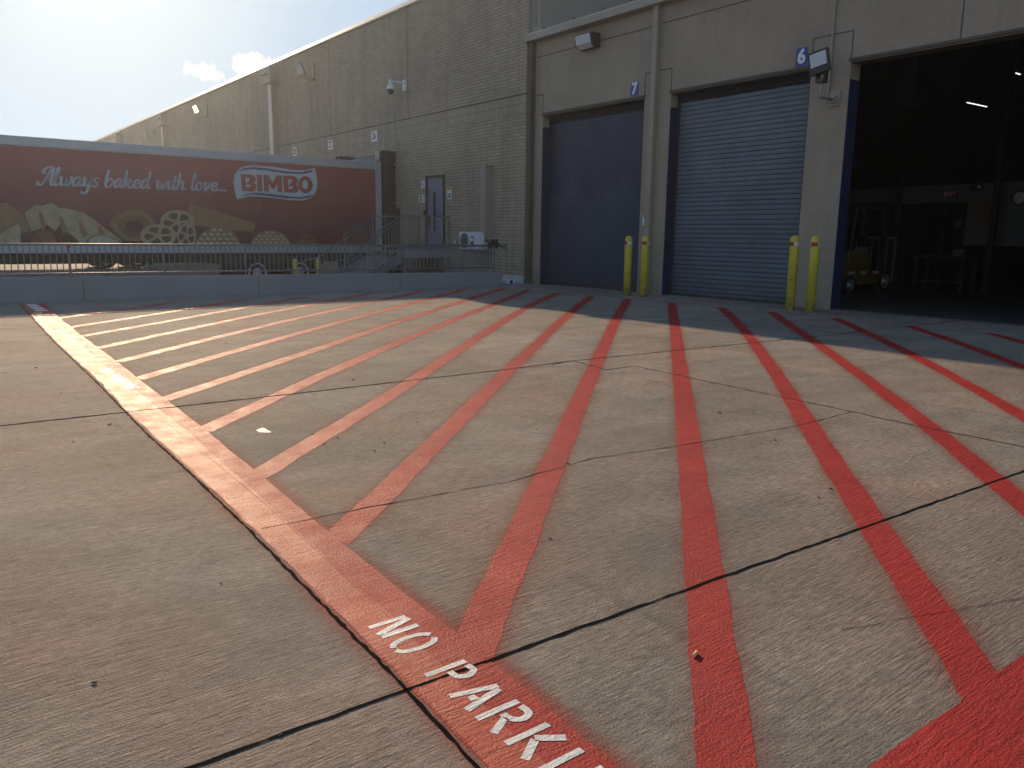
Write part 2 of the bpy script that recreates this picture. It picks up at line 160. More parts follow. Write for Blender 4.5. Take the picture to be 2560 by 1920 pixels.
def concrete(name, col, st=1.0, slab=True):
    k = NB(name)
    big = k.rng(k.noise(k.pos, .5, 6, .62), .3, .7, .76, 1.18)
    mid = k.rng(k.noise(k.scale(k.pos, (1.0, .45, 1.0)), 3.2, 6, .65), .3, .7, .78, 1.2)
    fine = k.rng(k.noise(k.scale(k.pos, (80.0, 11.0, 10.0)), 1.0, 5, .7), .3, .7, .64, 1.32)
    grit = k.math('MULTIPLY', k.rng(k.noise(k.pos, 170, 3, .7), .3, .7, .72, 1.28), k.rng(k.noise(k.pos, 22, 4, .7), .3, .7, .82, 1.18))
    f = k.math('MULTIPLY', k.math('MULTIPLY', big, mid), k.math('MULTIPLY', fine, grit))
    if slab:
        sc = k.n('ShaderNodeVectorMath', operation='SNAP'); k.put(sc.inputs[0], k.scale(k.pos, (1, 1, 0))); sc.inputs[1].default_value = (4.7, 5.08, 1)
        wnz = k.n('ShaderNodeTexWhiteNoise'); k.put(wnz.inputs[0], sc.outputs[0])
        f = k.math('MULTIPLY', f, k.rng(wnz.outputs[0], 0, 1, .93, 1.07))
    sat = k.noise(k.pos, .8, 4)
    c = k.mix(k.rng(sat, .4, .7, 0, 1), (col[0]*.97, col[1]*1.0, col[2]*1.0), (col[0]*1.13, col[1]*.96, col[2]*.90))
    x = k.n('ShaderNodeVectorMath', operation='SCALE'); k.put(x.inputs[0], c); k.put(x.inputs['Scale'], f)
    # worn, dirtier tracks running towards the bays and paler scrubbed patches
    tr_ = k.rng(k.noise(k.scale(k.pos, (.9, .16, 1.0)), 1.0, 5, .6), .5, .68, 0, .32)
    tyre = k.math('MULTIPLY', k.rng(k.noise(k.scale(k.pos, (.25, 3.2, 1.0)), 1.0, 3, .5), .66, .70, 0, .28), k.rng(k.noise(k.pos, 30, 3), .35, .6, .2, 1))
    x2 = k.mix(tr_, x.outputs[0], (col[0]*.62, col[1]*.61, col[2]*.60)); x2 = k.mix(tyre, x2, (.05, .047, .044))
    # dark oil spots
    spot = k.rng(k.noise(k.pos, 2.3, 3), .70, .76, 0, .45)
    # pale aggregate flecks
    v = k.n('ShaderNodeTexVoronoi'); v.inputs['Scale'].default_value = 55; k.put(v.inputs['Vector'], k.pos)
    fl = k.math('MULTIPLY', k.rng(v.outputs['Distance'], .10, .2, 1, 0), k.rng(k.noise(k.pos, 12, 2), .46, .6, 0, .6))
    c2 = k.mix(spot, x2, (.07, .065, .06)); c3 = k.mix(fl, c2, (.55, .5, .42))
    k.put(k.b.inputs['Base Color'], c3)
    k.b.inputs['Roughness'].default_value = .85; k.b.inputs['Specular IOR Level'].default_value = .3
    n, h = broom_bump(k, st); k.put(k.b.inputs['Normal'], n)
    return k.m

def paint(name, col, rough, st=.8, wear=.5, spec=.5, worn=(.26, .19, .14)):
    k = NB(name)
    f = k.math('MULTIPLY', k.rng(k.noise(k.pos, 1.7, 5), .3, .7, .86, 1.12), k.rng(k.noise(k.pos, 22, 4), .3, .7, .88, 1.1))
    x = k.n('ShaderNodeVectorMath', operation='SCALE'); x.inputs[0].default_value = col; k.put(x.inputs['Scale'], k.math('MULTIPLY', f, k.rng(k.noise(k.scale(k.pos, (70.0, 6.0, 10.0)), 1.0, 5, .7), .3, .7, .82, 1.14)))
    gap = k.math('MULTIPLY', k.rng(k.noise(k.scale(k.pos, (60.0, 12.0, 10.0)), 1.0, 4, .65), .66, .72, 0, 1), k.rng(k.noise(k.pos, 1.3, 3), .5, .65, 0, wear))
    k.put(k.b.inputs['Base Color'], k.mix(gap, x.outputs[0], worn))
    k.put(k.b.inputs['Roughness'], k.rng(k.noise(k.pos, 5, 3), .3, .7, rough-.06, rough+.08))
    k.b.inputs['Specular IOR Level'].default_value = spec
    n, h = broom_bump(k, st); k.put(k.b.inputs['Normal'], n)
    return k.m

def overspray_mat():
    k = NB('red_overspray'); k.b.inputs['Base Color'].default_value = (.42, .06, .04, 1); k.b.inputs['Roughness'].default_value = .75
    at = k.n('ShaderNodeAttribute', attribute_name='fade')
    f = k.math('MULTIPLY', k.math('POWER', at.outputs['Fac'], 3.4), k.rng(k.noise(k.pos, 1.2, 4), .3, .7, .15, .8))
    f = k.math('MULTIPLY', f, k.rng(k.noise(k.pos, 230, 2), .3, .7, .5, 1.3), clamp=True)
    tr = k.n('ShaderNodeBsdfTransparent'); mx = k.n('ShaderNodeMixShader'); k.put(mx.inputs[0], f)
    k.t.links.new(tr.outputs[0], mx.inputs[1]); k.t.links.new(k.b.outputs[0], mx.inputs[2])
    n, h = broom_bump(k, .8); k.put(k.b.inputs['Normal'], n)
    k.t.links.new(mx.outputs[0], k.t.nodes['Material Output'].inputs[0])
    return k.m

def brick_mat():
    k = NB('tan_painted_brick')
    sp = k.n('ShaderNodeSeparateXYZ'); k.put(sp.inputs[0], k.pos)
    def bricks(u, v, w, h, off):
        cb = k.n('ShaderNodeCombineXYZ'); k.put(cb.inputs[0], u); k.put(cb.inputs[1], v)
        b = k.n('ShaderNodeTexBrick'); k.put(b.inputs['Vector'], cb.outputs[0]); b.offset = off
        b.inputs['Scale'].default_value = 1; b.inputs['Brick Width'].default_value = w; b.inputs['Row Height'].default_value = h
        b.inputs['Mortar Size'].default_value = .0065; b.inputs['Mortar Smooth'].default_value = .3; b.inputs['Bias'].default_value = 0
        b.inputs['Color1'].default_value = (.375, .302, .225, 1); b.inputs['Color2'].default_value = (.44, .357, .268, 1); b.inputs['Mortar'].default_value = (.18, .14, .10, 1)
        return b
    uu = k.math('ADD', sp.outputs[0], sp.outputs[1])
    b1 = bricks(uu, sp.outputs[2], .295, .098, .5)
    b2 = bricks(uu, k.math('SUBTRACT', sp.outputs[2], 4.965), .098, .245, 0)
    band = k.math('MULTIPLY', k.math('GREATER_THAN', sp.outputs[2], 4.965), k.math('LESS_THAN', sp.outputs[2], 5.455))
    c = k.mix(band, b1.outputs[0], b2.outputs[0]); fac = k.math('ADD', k.math('MULTIPLY', b1.outputs[1], k.math('SUBTRACT', 1, band)), k.math('MULTIPLY', b2.outputs[1], band))
    line = k.math('LESS_THAN', k.math('ABSOLUTE', k.math('SUBTRACT', sp.outputs[2], 5.465)), .014)
    c = k.mix(line, c, (.07, .055, .04))  # shadow line painted dark above the soldier course band
    big = k.rng(k.noise(k.pos, .35, 5, .6), .3, .7, .86, 1.12)
    x = k.n('ShaderNodeVectorMath', operation='SCALE'); k.put(x.inputs[0], c); k.put(x.inputs['Scale'], big)
    st = k.math('MULTIPLY', k.rng(k.noise(k.scale(k.pos, (3.2, 3.2, .22)), 1.0, 6, .62), .50, .70, 0, .55), k.rng(k.noise(k.pos, .25, 2), .35, .6, .25, 1))
    k.put(k.b.inputs['Base Color'], k.mix(st, x.outputs[0], (.20, .18, .13)))
    k.b.inputs['Roughness'].default_value = .85; k.b.inputs['Specular IOR Level'].default_value = .25
    h = k.math('SUBTRACT', k.math('MULTIPLY', k.noise(k.pos, 40, 3), .3), fac)
    k.put(k.b.inputs['Normal'], k.bump(h, .8, .012))
    return k.m

def stucco_mat(name, col):
    k = NB(name)
    big = k.rng(k.noise(k.pos, .7, 5, .6), .3, .7, .88, 1.1)
    fine = k.rng(k.noise(k.pos, 9, 5), .3, .7, .95, 1.05)
    x = k.n('ShaderNodeVectorMath', operation='SCALE'); x.inputs[0].default_value = col; k.put(x.inputs['Scale'], k.math('MULTIPLY', big, fine))
    streak = k.rng(k.noise(k.scale(k.pos, (5.0, 5.0, .35)), 1.0, 5, .6), .52, .72, 0, .35)
    sp = k.n('ShaderNodeSeparateXYZ'); k.put(sp.inputs[0], k.pos)
    low = k.math('MULTIPLY', k.rng(sp.outputs[2], 0, .6, .5, 0), k.rng(k.noise(k.pos, 4, 4), .4, .6, .2, 1))
    c = k.mix(streak, x.outputs[0], (col[0]*.72, col[1]*.75, col[2]*.74)); c = k.mix(low, c, (col[0]*.6, col[1]*.58, col[2]*.55))
    k.put(k.b.inputs['Base Color'], c); k.b.inputs['Roughness'].default_value = .9; k.b.inputs['Specular IOR Level'].default_value = .2
    k.put(k.b.inputs['Normal'], k.bump(k.noise(k.pos, 120, 3), .35, .004, k.bump(k.noise(k.pos, 2.5, 2), .25, .03)))
    return k.m

M = {}
M['concrete'] = concrete('broomed_concrete', (.305, .264, .226))
M['court'] = concrete('court_concrete', (.15, .135, .115), .5)
M['kerb'] = mat('smooth_grey_concrete', (.27, .275, .285), .85, noise=(.9, .12, 6), bump=(8, .2, .006))
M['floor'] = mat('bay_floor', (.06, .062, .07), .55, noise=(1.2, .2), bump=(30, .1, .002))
M['red'] = paint('red_line_paint', RED_COL, RED_ROUGH, .8, .75, .3)
M['red2'] = paint('repainted_red_line', RED2_COL, RED2_ROUGH, .75, .35, .3)
M['whitep'] = paint('white_stencil_paint', (.78, .78, .76), .5, .6, .15)
M['cream'] = paint('pale_glare_paint', (.62, .37, .21), .62, .6, .1, .3)
M['spray'] = overspray_mat()
M['joint'] = mat('black_joint_sealant', (.007, .0065, .006), 1.0, spec=.05, noise=(30, .5))
M['crack'] = mat('crack_shadow_dirt', (.03, .025, .021), 1.0, spec=.05, noise=(20, .4))
M['brick'] = brick_mat()
M['stucco'] = stucco_mat('tan_stucco', (.365, .300, .232))
M['stucco2'] = stucco_mat('grey_green_stucco', (.29, .26, .215)); M['stucco2'].node_tree.nodes['Principled BSDF'].inputs['Specular IOR Level'].default_value = .03
M['coping'] = mat('pale_metal_coping', (.62, .57, .49), .5, metal=.1, noise=(.8, .12))
M['fascia'] = mat('tan_metal_fascia', (.36, .31, .25), .5, noise=(.9, .12))
M['tanmetal'] = mat('tan_painted_metal', (.33, .285, .225), .5, noise=(1.2, .12))
M['browntrim'] = mat('dark_brown_trim', (.12, .095, .07), .7, noise=(2, .2))
M['groove'] = mat('stucco_groove', (.12, .095, .075), .9)
M['blue'] = mat('blue_jamb_paint', (.018, .026, .075), .5, noise=(2.5, .25), bump=(40, .15, .003))
def slats(name, col, dusty, amt):
    k = NB(name); sp = k.n('ShaderNodeSeparateXYZ'); k.put(sp.inputs[0], k.pos)
    edge = k.math('ADD', sp.outputs[2], k.math('MULTIPLY', k.math('SUBTRACT', k.noise(k.scale(k.pos, (2.2, 1, 1.0)), 1.0, 4, .6), .5), 3.0))
    d = k.math('MULTIPLY', k.rng(edge, 2.9, 2.5, 0, 1), amt)
    d = k.math('ADD', d, k.rng(k.noise(k.scale(k.pos, (7.0, 1, .4)), 1.0, 5, .6), .52, .75, 0, .25), clamp=True)
    f = k.rng(k.noise(k.pos, 1.1, 4), .3, .7, .85, 1.15); c = k.mix(d, col, dusty)
    x = k.n('ShaderNodeVectorMath', operation='SCALE'); k.put(x.inputs[0], c); k.put(x.inputs['Scale'], f)
    grime = k.math('MULTIPLY', k.rng(sp.outputs[2], 0, .5, .6, 0), k.rng(k.noise(k.pos, 5, 4), .4, .6, .2, 1))
    k.put(k.b.inputs['Base Color'], k.mix(grime, x.outputs[0], (.05, .045, .04)))
    k.put(k.b.inputs['Roughness'], k.rng(k.noise(k.pos, 3, 3), .3, .7, .4, .55)); k.put(k.b.inputs['Normal'], k.bump(k.noise(k.pos, 1.6, 2), .5, .03)); return k.m
M['door7'] = slats('navy_door_slats', (.024, .036, .078), (.042, .062, .098), .8)
M['door6'] = slats('grey_blue_door_slats', (.128, .150, .185), (.095, .118, .150), .6)
M['slotdark'] = mat('dark_slat_gap', (.035, .043, .06), .8); M['slotnavy'] = mat('navy_slat_gap', (.007, .011, .028), .7)
M['black'] = mat('black_rubber', (.010, .010, .011), .8, noise=(8, .4), bump=(20, .4, .01))
def bollard_yellow():
    k = NB('scuffed_yellow_paint'); sp = k.n('ShaderNodeSeparateXYZ'); k.put(sp.inputs[0], k.pos)
    f = k.rng(k.noise(k.pos, 3, 5), .3, .7, .86, 1.1)
    x = k.n('ShaderNodeVectorMath', operation='SCALE'); x.inputs[0].default_value = (.62, .52, .06); k.put(x.inputs['Scale'], f)
    low = k.math('MULTIPLY', k.rng(sp.outputs[2], 0, .35, .8, 0), k.rng(k.noise(k.pos, 12, 4), .42, .58, 0, 1))
    scuff = k.rng(k.noise(k.scale(k.pos, (9, 9, 34)), 1.0, 4, .6), .63, .68, 0, .75)
    c = k.mix(scuff, x.outputs[0], (.16, .13, .06)); c = k.mix(low, c, (.13, .11, .08))
    k.put(k.b.inputs['Base Color'], c); k.b.inputs['Roughness'].default_value = .48; k.put(k.b.inputs['Normal'], k.bump(k.noise(k.pos, 16, 3), .2, .004)); return k.m
M['yellow'] = bollard_yellow()
M['redtape'] = mat('red_reflective_tape', (.38, .03, .03), .4)
M['whitetape'] = mat('silver_reflective_tape', (.62, .62, .60), .4)
M['signblue'] = mat('sign_blue', (.035, .065, .30), .45)
M['white'] = mat('white_enamel', (.78, .78, .78), .45, noise=(4, .06))
M['greytext'] = mat('grey_sign_ink', (.06, .075, .1), .6)
M['rail'] = mat('galvanised_rail', (.17, .19, .22), .5, metal=.2, noise=(5, .12))
M['rimwhite'] = mat('pale_rim', (.55, .56, .58), .4, metal=.5)
M['alu'] = mat('trailer_aluminium', (.40, .43, .47), .45, metal=.3, noise=(1.0, .10))
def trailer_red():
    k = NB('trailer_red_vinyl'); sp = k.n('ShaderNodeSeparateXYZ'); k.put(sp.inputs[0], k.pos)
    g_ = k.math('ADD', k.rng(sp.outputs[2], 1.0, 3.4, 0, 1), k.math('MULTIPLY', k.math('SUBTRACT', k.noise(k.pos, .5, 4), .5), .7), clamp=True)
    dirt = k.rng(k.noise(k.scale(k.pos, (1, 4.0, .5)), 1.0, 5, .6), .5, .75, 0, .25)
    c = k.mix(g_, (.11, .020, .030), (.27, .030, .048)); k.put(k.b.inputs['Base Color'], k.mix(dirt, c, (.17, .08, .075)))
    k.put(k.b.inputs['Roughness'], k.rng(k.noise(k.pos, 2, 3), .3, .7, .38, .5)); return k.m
M['trred'] = trailer_red()          # runs from red at the top to maroon at the bottom
M['trwhite'] = mat('trailer_white_vinyl', (.50, .54, .59), .45)
M['trnavy'] = mat('trailer_navy_vinyl', (.03, .05, .16), .4)
M['trdark'] = mat('trailer_dark_red_vinyl', (.07, .015, .015), .4)
M['trletter'] = mat('trailer_letter_red', (.32, .035, .028), .4)
M['tyre'] = mat('tyre_rubber', (.02, .02, .021), .8, bump=(30, .3, .01))
M['chassis'] = mat('dark_chassis', (.03, .03, .032), .7, noise=(3, .3))
M['lens'] = mat('lamp_lens', (.62, .64, .66), .18, spec=.8)
M['bronze'] = mat('dark_bronze_housing', (.045, .04, .038), .5)
M['doorleaf'] = mat('lavender_grey_door', (.21, .215, .285), .5, noise=(2, .08))
M['doorframe'] = mat('dark_brown_frame', (.06, .045, .035), .6)
M['glassdark'] = mat('dark_wired_glass', (.05, .035, .035), .15, spec=.8)
M['acwhite'] = mat('air_unit_white', (.68, .69, .70), .45, noise=(3, .06))
M['darkgrille'] = mat('dark_grille', (.10, .105, .115), .6)
M['cautiony'] = mat('caution_yellow', (.75, .55, .06), .5)
M['ink'] = mat('black_ink', (.02, .02, .02), .6)
M['blueink'] = mat('blue_ink', (.08, .1, .4), .6)
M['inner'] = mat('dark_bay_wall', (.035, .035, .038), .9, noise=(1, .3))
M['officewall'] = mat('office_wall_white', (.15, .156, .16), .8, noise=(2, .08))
M['cork'] = mat('cork_board', (.22, .12, .05), .9, noise=(20, .2))
M['fyellow'] = mat('forklift_yellow', (.20, .135, .018), .45, noise=(3, .15))
M['exitred'] = mat('exit_red', (.28, .02, .02), .5)
M['tube'] = mat('lit_tube', (.9, .9, .9), .5, emit=((.85, .93, 1), 1.6))
M['sunlens'] = mat('sun_glow_lens', (.9, .85, .7), .4, emit=((1, .86, .55), 2.2))  # emission stands in for sun shining through the lens
M['pebble'] = mat('dark_litter', (.045, .035, .028), .9)
M['buff'] = mat('cigarette_filter', (.75, .5, .25), .8)
M['sealgrey'] = mat('dusty_seal_fabric', (.17, .19, .19), .85, noise=(3, .35), bump=(12, .5, .02))
M['crust'] = mat('printed_crust', (.25, .14, .06), .4, noise=(3.5, .35))
M['crumb'] = mat('printed_crumb', (.38, .31, .19), .4, noise=(3, .3))
M['brownroll'] = mat('printed_brown_roll', (.17, .07, .035), .4, noise=(4, .4))
M['snack'] = mat('printed_snack', (.40, .32, .21), .4, noise=(9, .25))
M['snackshade'] = mat('printed_dark_gap', (.10, .045, .03), .4)
M['crackerm'] = mat('printed_cracker', (.29, .155, .08), .4, noise=(12, .3))
M['sugar'] = mat('printed_sugar', (.46, .43, .34), .4, noise=(8, .2))
M['valve'] = mat('pale_plastic', (.62, .66, .68), .5)
M['whitebase'] = mat('white_base_paint', (.52, .56, .56), .7, noise=(5, .2))

# ---------------------------------------------------------------- mesh helpers
class MB:
    def __init__(s): s.bm = bmesh.new(); s.mats = []; s.cur = 0
    def use(s, mt):
        if mt not in s.mats: s.mats.append(mt)
        s.cur = s.mats.index(mt); return s
    def _f(s, vs):
        try: f = s.bm.faces.new(vs); f.material_index = s.cur; return f
        except ValueError: return None
    def box(s, x0, x1, y0, y1, z0, z1, mtx=None):
        v = [s.bm.verts.new((x, y, z)) for x in (x0, x1) for y in (y0, y1) for z in (z0, z1)]
        for q in ((0,1,3,2),(4,6,7,5),(0,4,5,1),(2,3,7,6),(0,2,6,4),(1,5,7,3)): s._f([v[i] for i in q])
        if mtx: bmesh.ops.transform(s.bm, matrix=mtx, verts=v)
        return s
    def tube(s, pts, r, n=8, r1=None, caps=True):
        pts = [Vector(p) for p in pts]; rings = []
        for i, p in enumerate(pts):
            if i == 0: d = pts[1]-p
            elif i == len(pts)-1: d = p-pts[i-1]
            else: d = (pts[i+1]-p).normalized()+(p-pts[i-1]).normalized()
            d.normalize(); a = d.orthogonal().normalized() if i == 0 else (pa-d*pa.dot(d)).normalized()
            pa = a; b = d.cross(a); rr = r if r1 is None else r+(r1-r)*i/(len(pts)-1)
            rings.append([s.bm.verts.new(p+a*math.cos(2*math.pi*k/n)*rr+b*math.sin(2*math.pi*k/n)*rr) for k in range(n)])
        for A, B in zip(rings, rings[1:]):
            for k in range(n):
                f = s._f((A[k], A[(k+1)%n], B[(k+1)%n], B[k]))
                if f and n > 6: f.smooth = True
        if caps: s._f(rings[0][::-1]); s._f(rings[-1])
        return s
    def lathe(s, prof, mtx, n=20, smooth=True):
        """profile (r, h) revolved round local Z"""
        rings = []
        for r, h in prof:
            rings.append([s.bm.verts.new(mtx @ Vector((r*math.cos(2*math.pi*k/n), r*math.sin(2*math.pi*k/n), h))) for k in range(n)])
        for A, B in zip(rings, rings[1:]):
            for k in range(n):
                f = s._f((A[k], A[(k+1)%n], B[(k+1)%n], B[k]))
                if f: f.smooth = smooth
        s._f(rings[0][::-1]); s._f(rings[-1]); return s
    def poly(s, pts):
        s._f([s.bm.verts.new(p) for p in pts]); return s
    def prism(s, pts, off):
        """closed outline pushed along off"""
        a = [s.bm.verts.new(p) for p in pts]; b = [s.bm.verts.new(Vector(p)+Vector(off)) for p in pts]
        n = len(pts)
        for k in range(n): s._f((a[k], a[(k+1)%n], b[(k+1)%n], b[k]))
        s._f(a[::-1]); s._f(b); return s
    def build(s, name, mt=None, parent=None, bevel=0, recalc=True):
        if mt is not None and not s.mats: s.mats = [mt]
        if recalc: bmesh.ops.recalc_face_normals(s.bm, faces=s.bm.faces[:])
        me = bpy.data.meshes.new(name); s.bm.to_mesh(me); s.bm.free()
        for x in s.mats: me.materials.append(x)
        o = bpy.data.objects.new(name, me); scene.collection.objects.link(o)
        if parent:
            o.parent = parent; o.matrix_parent_inverse = Matrix.Translation(-parent_world(parent))
        if bevel:
            bv = o.modifiers.new('bevel', 'BEVEL'); bv.width = bevel; bv.segments = 2; bv.limit_method = 'ANGLE'
        return o
def parent_world(p):
    return Vector(p.location) if p.type == 'EMPTY' else Vector((0, 0, 0))   # meshes are built in world coordinates
def tag(o, label=None, cat=None, group=None, kind=None):
    if label: o['label'] = label
    if cat: o['category'] = cat
    if group: o['group'] = group
    if kind: o['kind'] = kind
    return o
def thing(name, label, cat, loc=(0, 0, 0), group=None):
    o = bpy.data.objects.new(name, None); scene.collection.objects.link(o); o.location = loc; o.empty_display_size = .2
    return tag(o, label, cat, group)
def copy_thing(root, delta, label=None):
    def rec(o, par):
        c = o.copy(); scene.collection.objects.link(c)
        if par: c.parent = par; c.matrix_parent_inverse = o.matrix_parent_inverse.copy()
        for ch in [x for x in scene.objects if x.parent == o]: 
            if ch not in made: rec(ch, c)
        made.add(c); return c
    made = set(); r = rec(root, None); r.location = Vector(root.location)+Vector(delta)
    if label: r['label'] = label
    return r

def ribbon(mb, pts, w, z, jag=0, step=None):
    """flat strip on the ground, width w (number or per-point list)"""
    P = [Vector((p[0], p[1])) for p in pts]
    if step:
        Q = []; W = []
        for i in range(len(P)-1):
            n = max(1, int((P[i+1]-P[i]).length/step))
            for k in range(n):
                t = k/n; Q.append(P[i].lerp(P[i+1], t))
        Q.append(P[-1]); P = Q
    n = len(P); L = []; R = []
    for i in range(n):
        d = (P[min(i+1, n-1)]-P[max(i-1, 0)]).normalized(); q = Vector((-d.y, d.x)); ww = w[i] if isinstance(w, list) else w
        a = ww/2+random.uniform(-jag, jag); b = ww/2+random.uniform(-jag, jag)
        L.append(P[i]+q*a); R.append(P[i]-q*b)
    lv = [mb.bm.verts.new((p.x, p.y, z)) for p in L]; rv = [mb.bm.verts.new((p.x, p.y, z)) for p in R]
    for i in range(n-1): mb._f((lv[i], rv[i], rv[i+1], lv[i+1]))
    return L, R

def catmull(pts, n=6):
    P = [Vector(p) for p in pts]; out = []
    for i in range(len(P)-1):
        a = P[max(i-1, 0)]; b = P[i]; c = P[i+1]; d = P[min(i+2, len(P)-1)]
        for k in range(n):
            t = k/n; out.append(.5*((2*b)+(c-a)*t+(2*a-5*b+4*c-d)*t*t+(3*b-a-3*c+d)*t**3))
    out.append(P[-1]); return out

def text_mesh(txt, size, mtx, mt, name, parent, xs=1.0, bold=.0, align='CENTER', depth=.003):
    cu = bpy.data.curves.new(name, 'FONT'); cu.body = txt; cu.size = size; cu.align_x = align; cu.align_y = 'CENTER'
    cu.offset = bold; cu.extrude = depth/2; cu.resolution_u = 4
    ob = bpy.data.objects.new('tmp', cu); scene.collection.objects.link(ob)
    dg = bpy.context.evaluated_depsgraph_get(); me = bpy.data.meshes.new_from_object(ob.evaluated_get(dg))
    bpy.data.objects.remove(ob)
    me.transform(mtx @ Matrix.Diagonal((xs, 1, 1, 1))); me.materials.clear(); me.materials.append(mt)
    o = bpy.data.objects.new(name, me); scene.collection.objects.link(o)
    if parent: o.parent = parent; o.matrix_parent_inverse = Matrix.Translation(-parent_world(parent))
    return o
def wall_m(x, y, z):   # text upright on a wall facing -Y
    return Matrix.Translation((x, y, z)) @ Matrix.Rotation(math.pi/2, 4, 'X')
def side_m(x, y, z):   # text upright on a face looking +X
    return Matrix.Translation((x, y, z)) @ Matrix.Rotation(math.pi/2, 4, 'Z') @ Matrix.Rotation(math.pi/2, 4, 'X')

# ---------------------------------------------------------------- ground
KX = -18.15                                    # front face of the low retaining wall
def grid_sheet(name, x0, x1, y0, y1, z, mt, zbot):
    mb = MB(); mb.box(x0, x1, y0, y1, zbot, z); return mb.build(name, mt)
MB().box(-500, 500, -500, 500, -.8, -.40).build('court_ground', M['court'])['kind'] = 'structure'
pav = MB(); pav.box(KX-.02, 90, -90, 15.45, -.45, 0.0); pav = pav.build('pavement', M['concrete']); pav['kind'] = 'structure'
g = MB(); g.box(-21.2, KX-.03, 13.62, 14.9, -.45, .01); g.build('raised_pavement', M['kerb'])['kind'] = 'structure'
MB().box(KX-.02, KX+.42, -60, 13.9, .0005, .012).build('gutter_strip', M['kerb'])['kind'] = 'structure'

def jcurve(pts, name, w, z, jag, mt, step=.12, wander=.012):
    mb = MB(); P = [Vector(p) for p in pts]; Q = []
    for i in range(len(P)-1):
        n = max(1, int((P[i+1]-P[i]).length/step))
        for k in range(n): Q.append(P[i].lerp(P[i+1], k/n)+Vector((random.uniform(-wander, wander), random.uniform(-wander, wander))))
    Q.append(P[-1]); ribbon(mb, Q, w, z, jag)
    o = mb.build(name, mt, recalc=False); o.parent = pav; return o
Z1, Z2, Z3, Z4, Z5 = .0006, .0010, .0015, .0019, .0024
# sealed construction joints
jcurve([(-2.03, -60), (-2.01, .47), (-1.99, 1.14), (-1.95, 2.6), (-1.85, 5.4), (-1.8, 15.1)], 'sealed_joint', .014, Z5, .004, M['joint'], .05, .0016)
jcurve([(-6.72, -60), (-6.70, .4), (-6.66, 2.5), (-6.68, 5.0), (-6.74, 6.02), (-6.5, 11.7), (-6.5, 15.1)], 'sealed_joint', .022, Z5, .006, M['joint'], .06, .004)
jcurve([(-11.6, -60), (-11.7, 1.2)], 'sealed_joint', .012, Z5, .004, M['joint'], .1, .004)
jcurve([(2.7, -60), (2.75, 15.1)], 'sealed_joint', .014, Z5, .004, M['joint'], .1, .002)
jcurve([(-6.66, 5.65), (-6.74, 6.02), (-6.34, 5.97), (-6.07, 5.92), (-6.08, 6.36), (-4.98, 6.27), (-4.18, 6.22), (-3.56, 6.18), (-2.89, 6.11), (-2.09, 6.10), (2, 5.9), (20, 5.2)], 'sealed_joint', .014, Z5, .005, M['crack'], .06, .008)
jcurve([(-6.66, 5.2), (-6.5, 5.75), (-6.34, 5.97)], 'crack', .011, Z5, .003, M['crack'], .06, .012)
jcurve([(-18.2, 1.74), (-15.6, 1.63), (-11.5, 1.45), (-8.2, 1.35), (-5.9, 1.255), (-4.8, 1.235), (-3.7, 1.20), (-2.7, 1.155), (-2.0, 1.125), (-1.54, 1.09), (-1.0, 1.06), (6, .8)], 'sealed_joint', .012, Z5, .004, M['joint'], .035, .0022)
jcurve([(-3.6, 1.25), (-3.59, 1.8), (-3.56, 2.16), (-3.52, 2.7), (-3.6, 3.42), (-3.5, 4.08), (-3.43, 4.75), (-3.37, 5.35), (-3.41, 6.15)], 'crack', .006, Z5, .002, M['crack'], .07, .007)
jcurve([(-12.3, 5.6), (-12.15, 6.24), (-11.59, 6.27), (-11.61, 7.65), (-11.58, 9.03), (-11.5, 14)], 'crack', .010, Z5, .003, M['crack'], .1, .012)
jcurve([(-1.4, 2.6), (-.95, 3.9), (-.6, 4.6)], 'crack', .003, Z5, .001, M['crack'], .05, .005)
jcurve([(-6.6, 11.7), (-6.9, 14.6)], 'crack', .008, Z5, .002, M['crack'], .1, .01)

# red lines, their overspray and their lettering
SW = .136
def halo(pts, w, reach, z):
    bm = bmesh.new(); lay = bm.verts.layers.float.new('fade')
    P = [Vector(p) for p in pts]; n = len(P); rows = []
    for i in range(n):
        d = (P[min(i+1, n-1)]-P[max(i-1, 0)]).normalized(); q = Vector((-d.y, d.x)); row = []
        for o, f in ((w/2+reach, 0), (w/2+reach*.5, .5), (w/2-.01, 1), (-w/2+.01, 1), (-w/2-reach*.5, .5), (-w/2-reach, 0)):
            v = bm.verts.new((*(P[i]+q*o), z)); v[lay] = f; row.append(v)
        rows.append(row)
    for A, B in zip(rows, rows[1:]):
        for k in range(5): bm.faces.new((A[k], A[k+1], B[k+1], B[k]))
    me = bpy.data.meshes.new('overspray'); bm.to_mesh(me); bm.free(); me.materials.append(M['spray'])
    return me
def densify(pts, step, wob):
    P = [Vector((*p, 0)) for p in pts] ; out = []
    for i in range(len(P)-1):
        n = max(1, int((P[i+1]-P[i]).length/step))
        for k in range(n): out.append(P[i].lerp(P[i+1], k/n))
    out.append(P[-1]); return [(p.x+random.uniform(-wob, wob), p.y+random.uniform(-wob, wob)) for p in out]
LEFT = [(-18.0, 1.77), (-15.6, 1.65), (-11.51, 1.47), (-9.69, 1.42), (-8.21, 1.38), (-6.66, 1.3), (-5.88, 1.28), (-5.33, 1.27), (-4.8, 1.255), (-4.19, 1.24), (-3.73, 1.22), (-3.26, 1.2), (-2.72, 1.175), (-2.38, 1.16), (-2.01, 1.14), (-1.8, 1.13), (-1.54, 1.11), (-1.2, 1.09), (-.5, 1.06)]
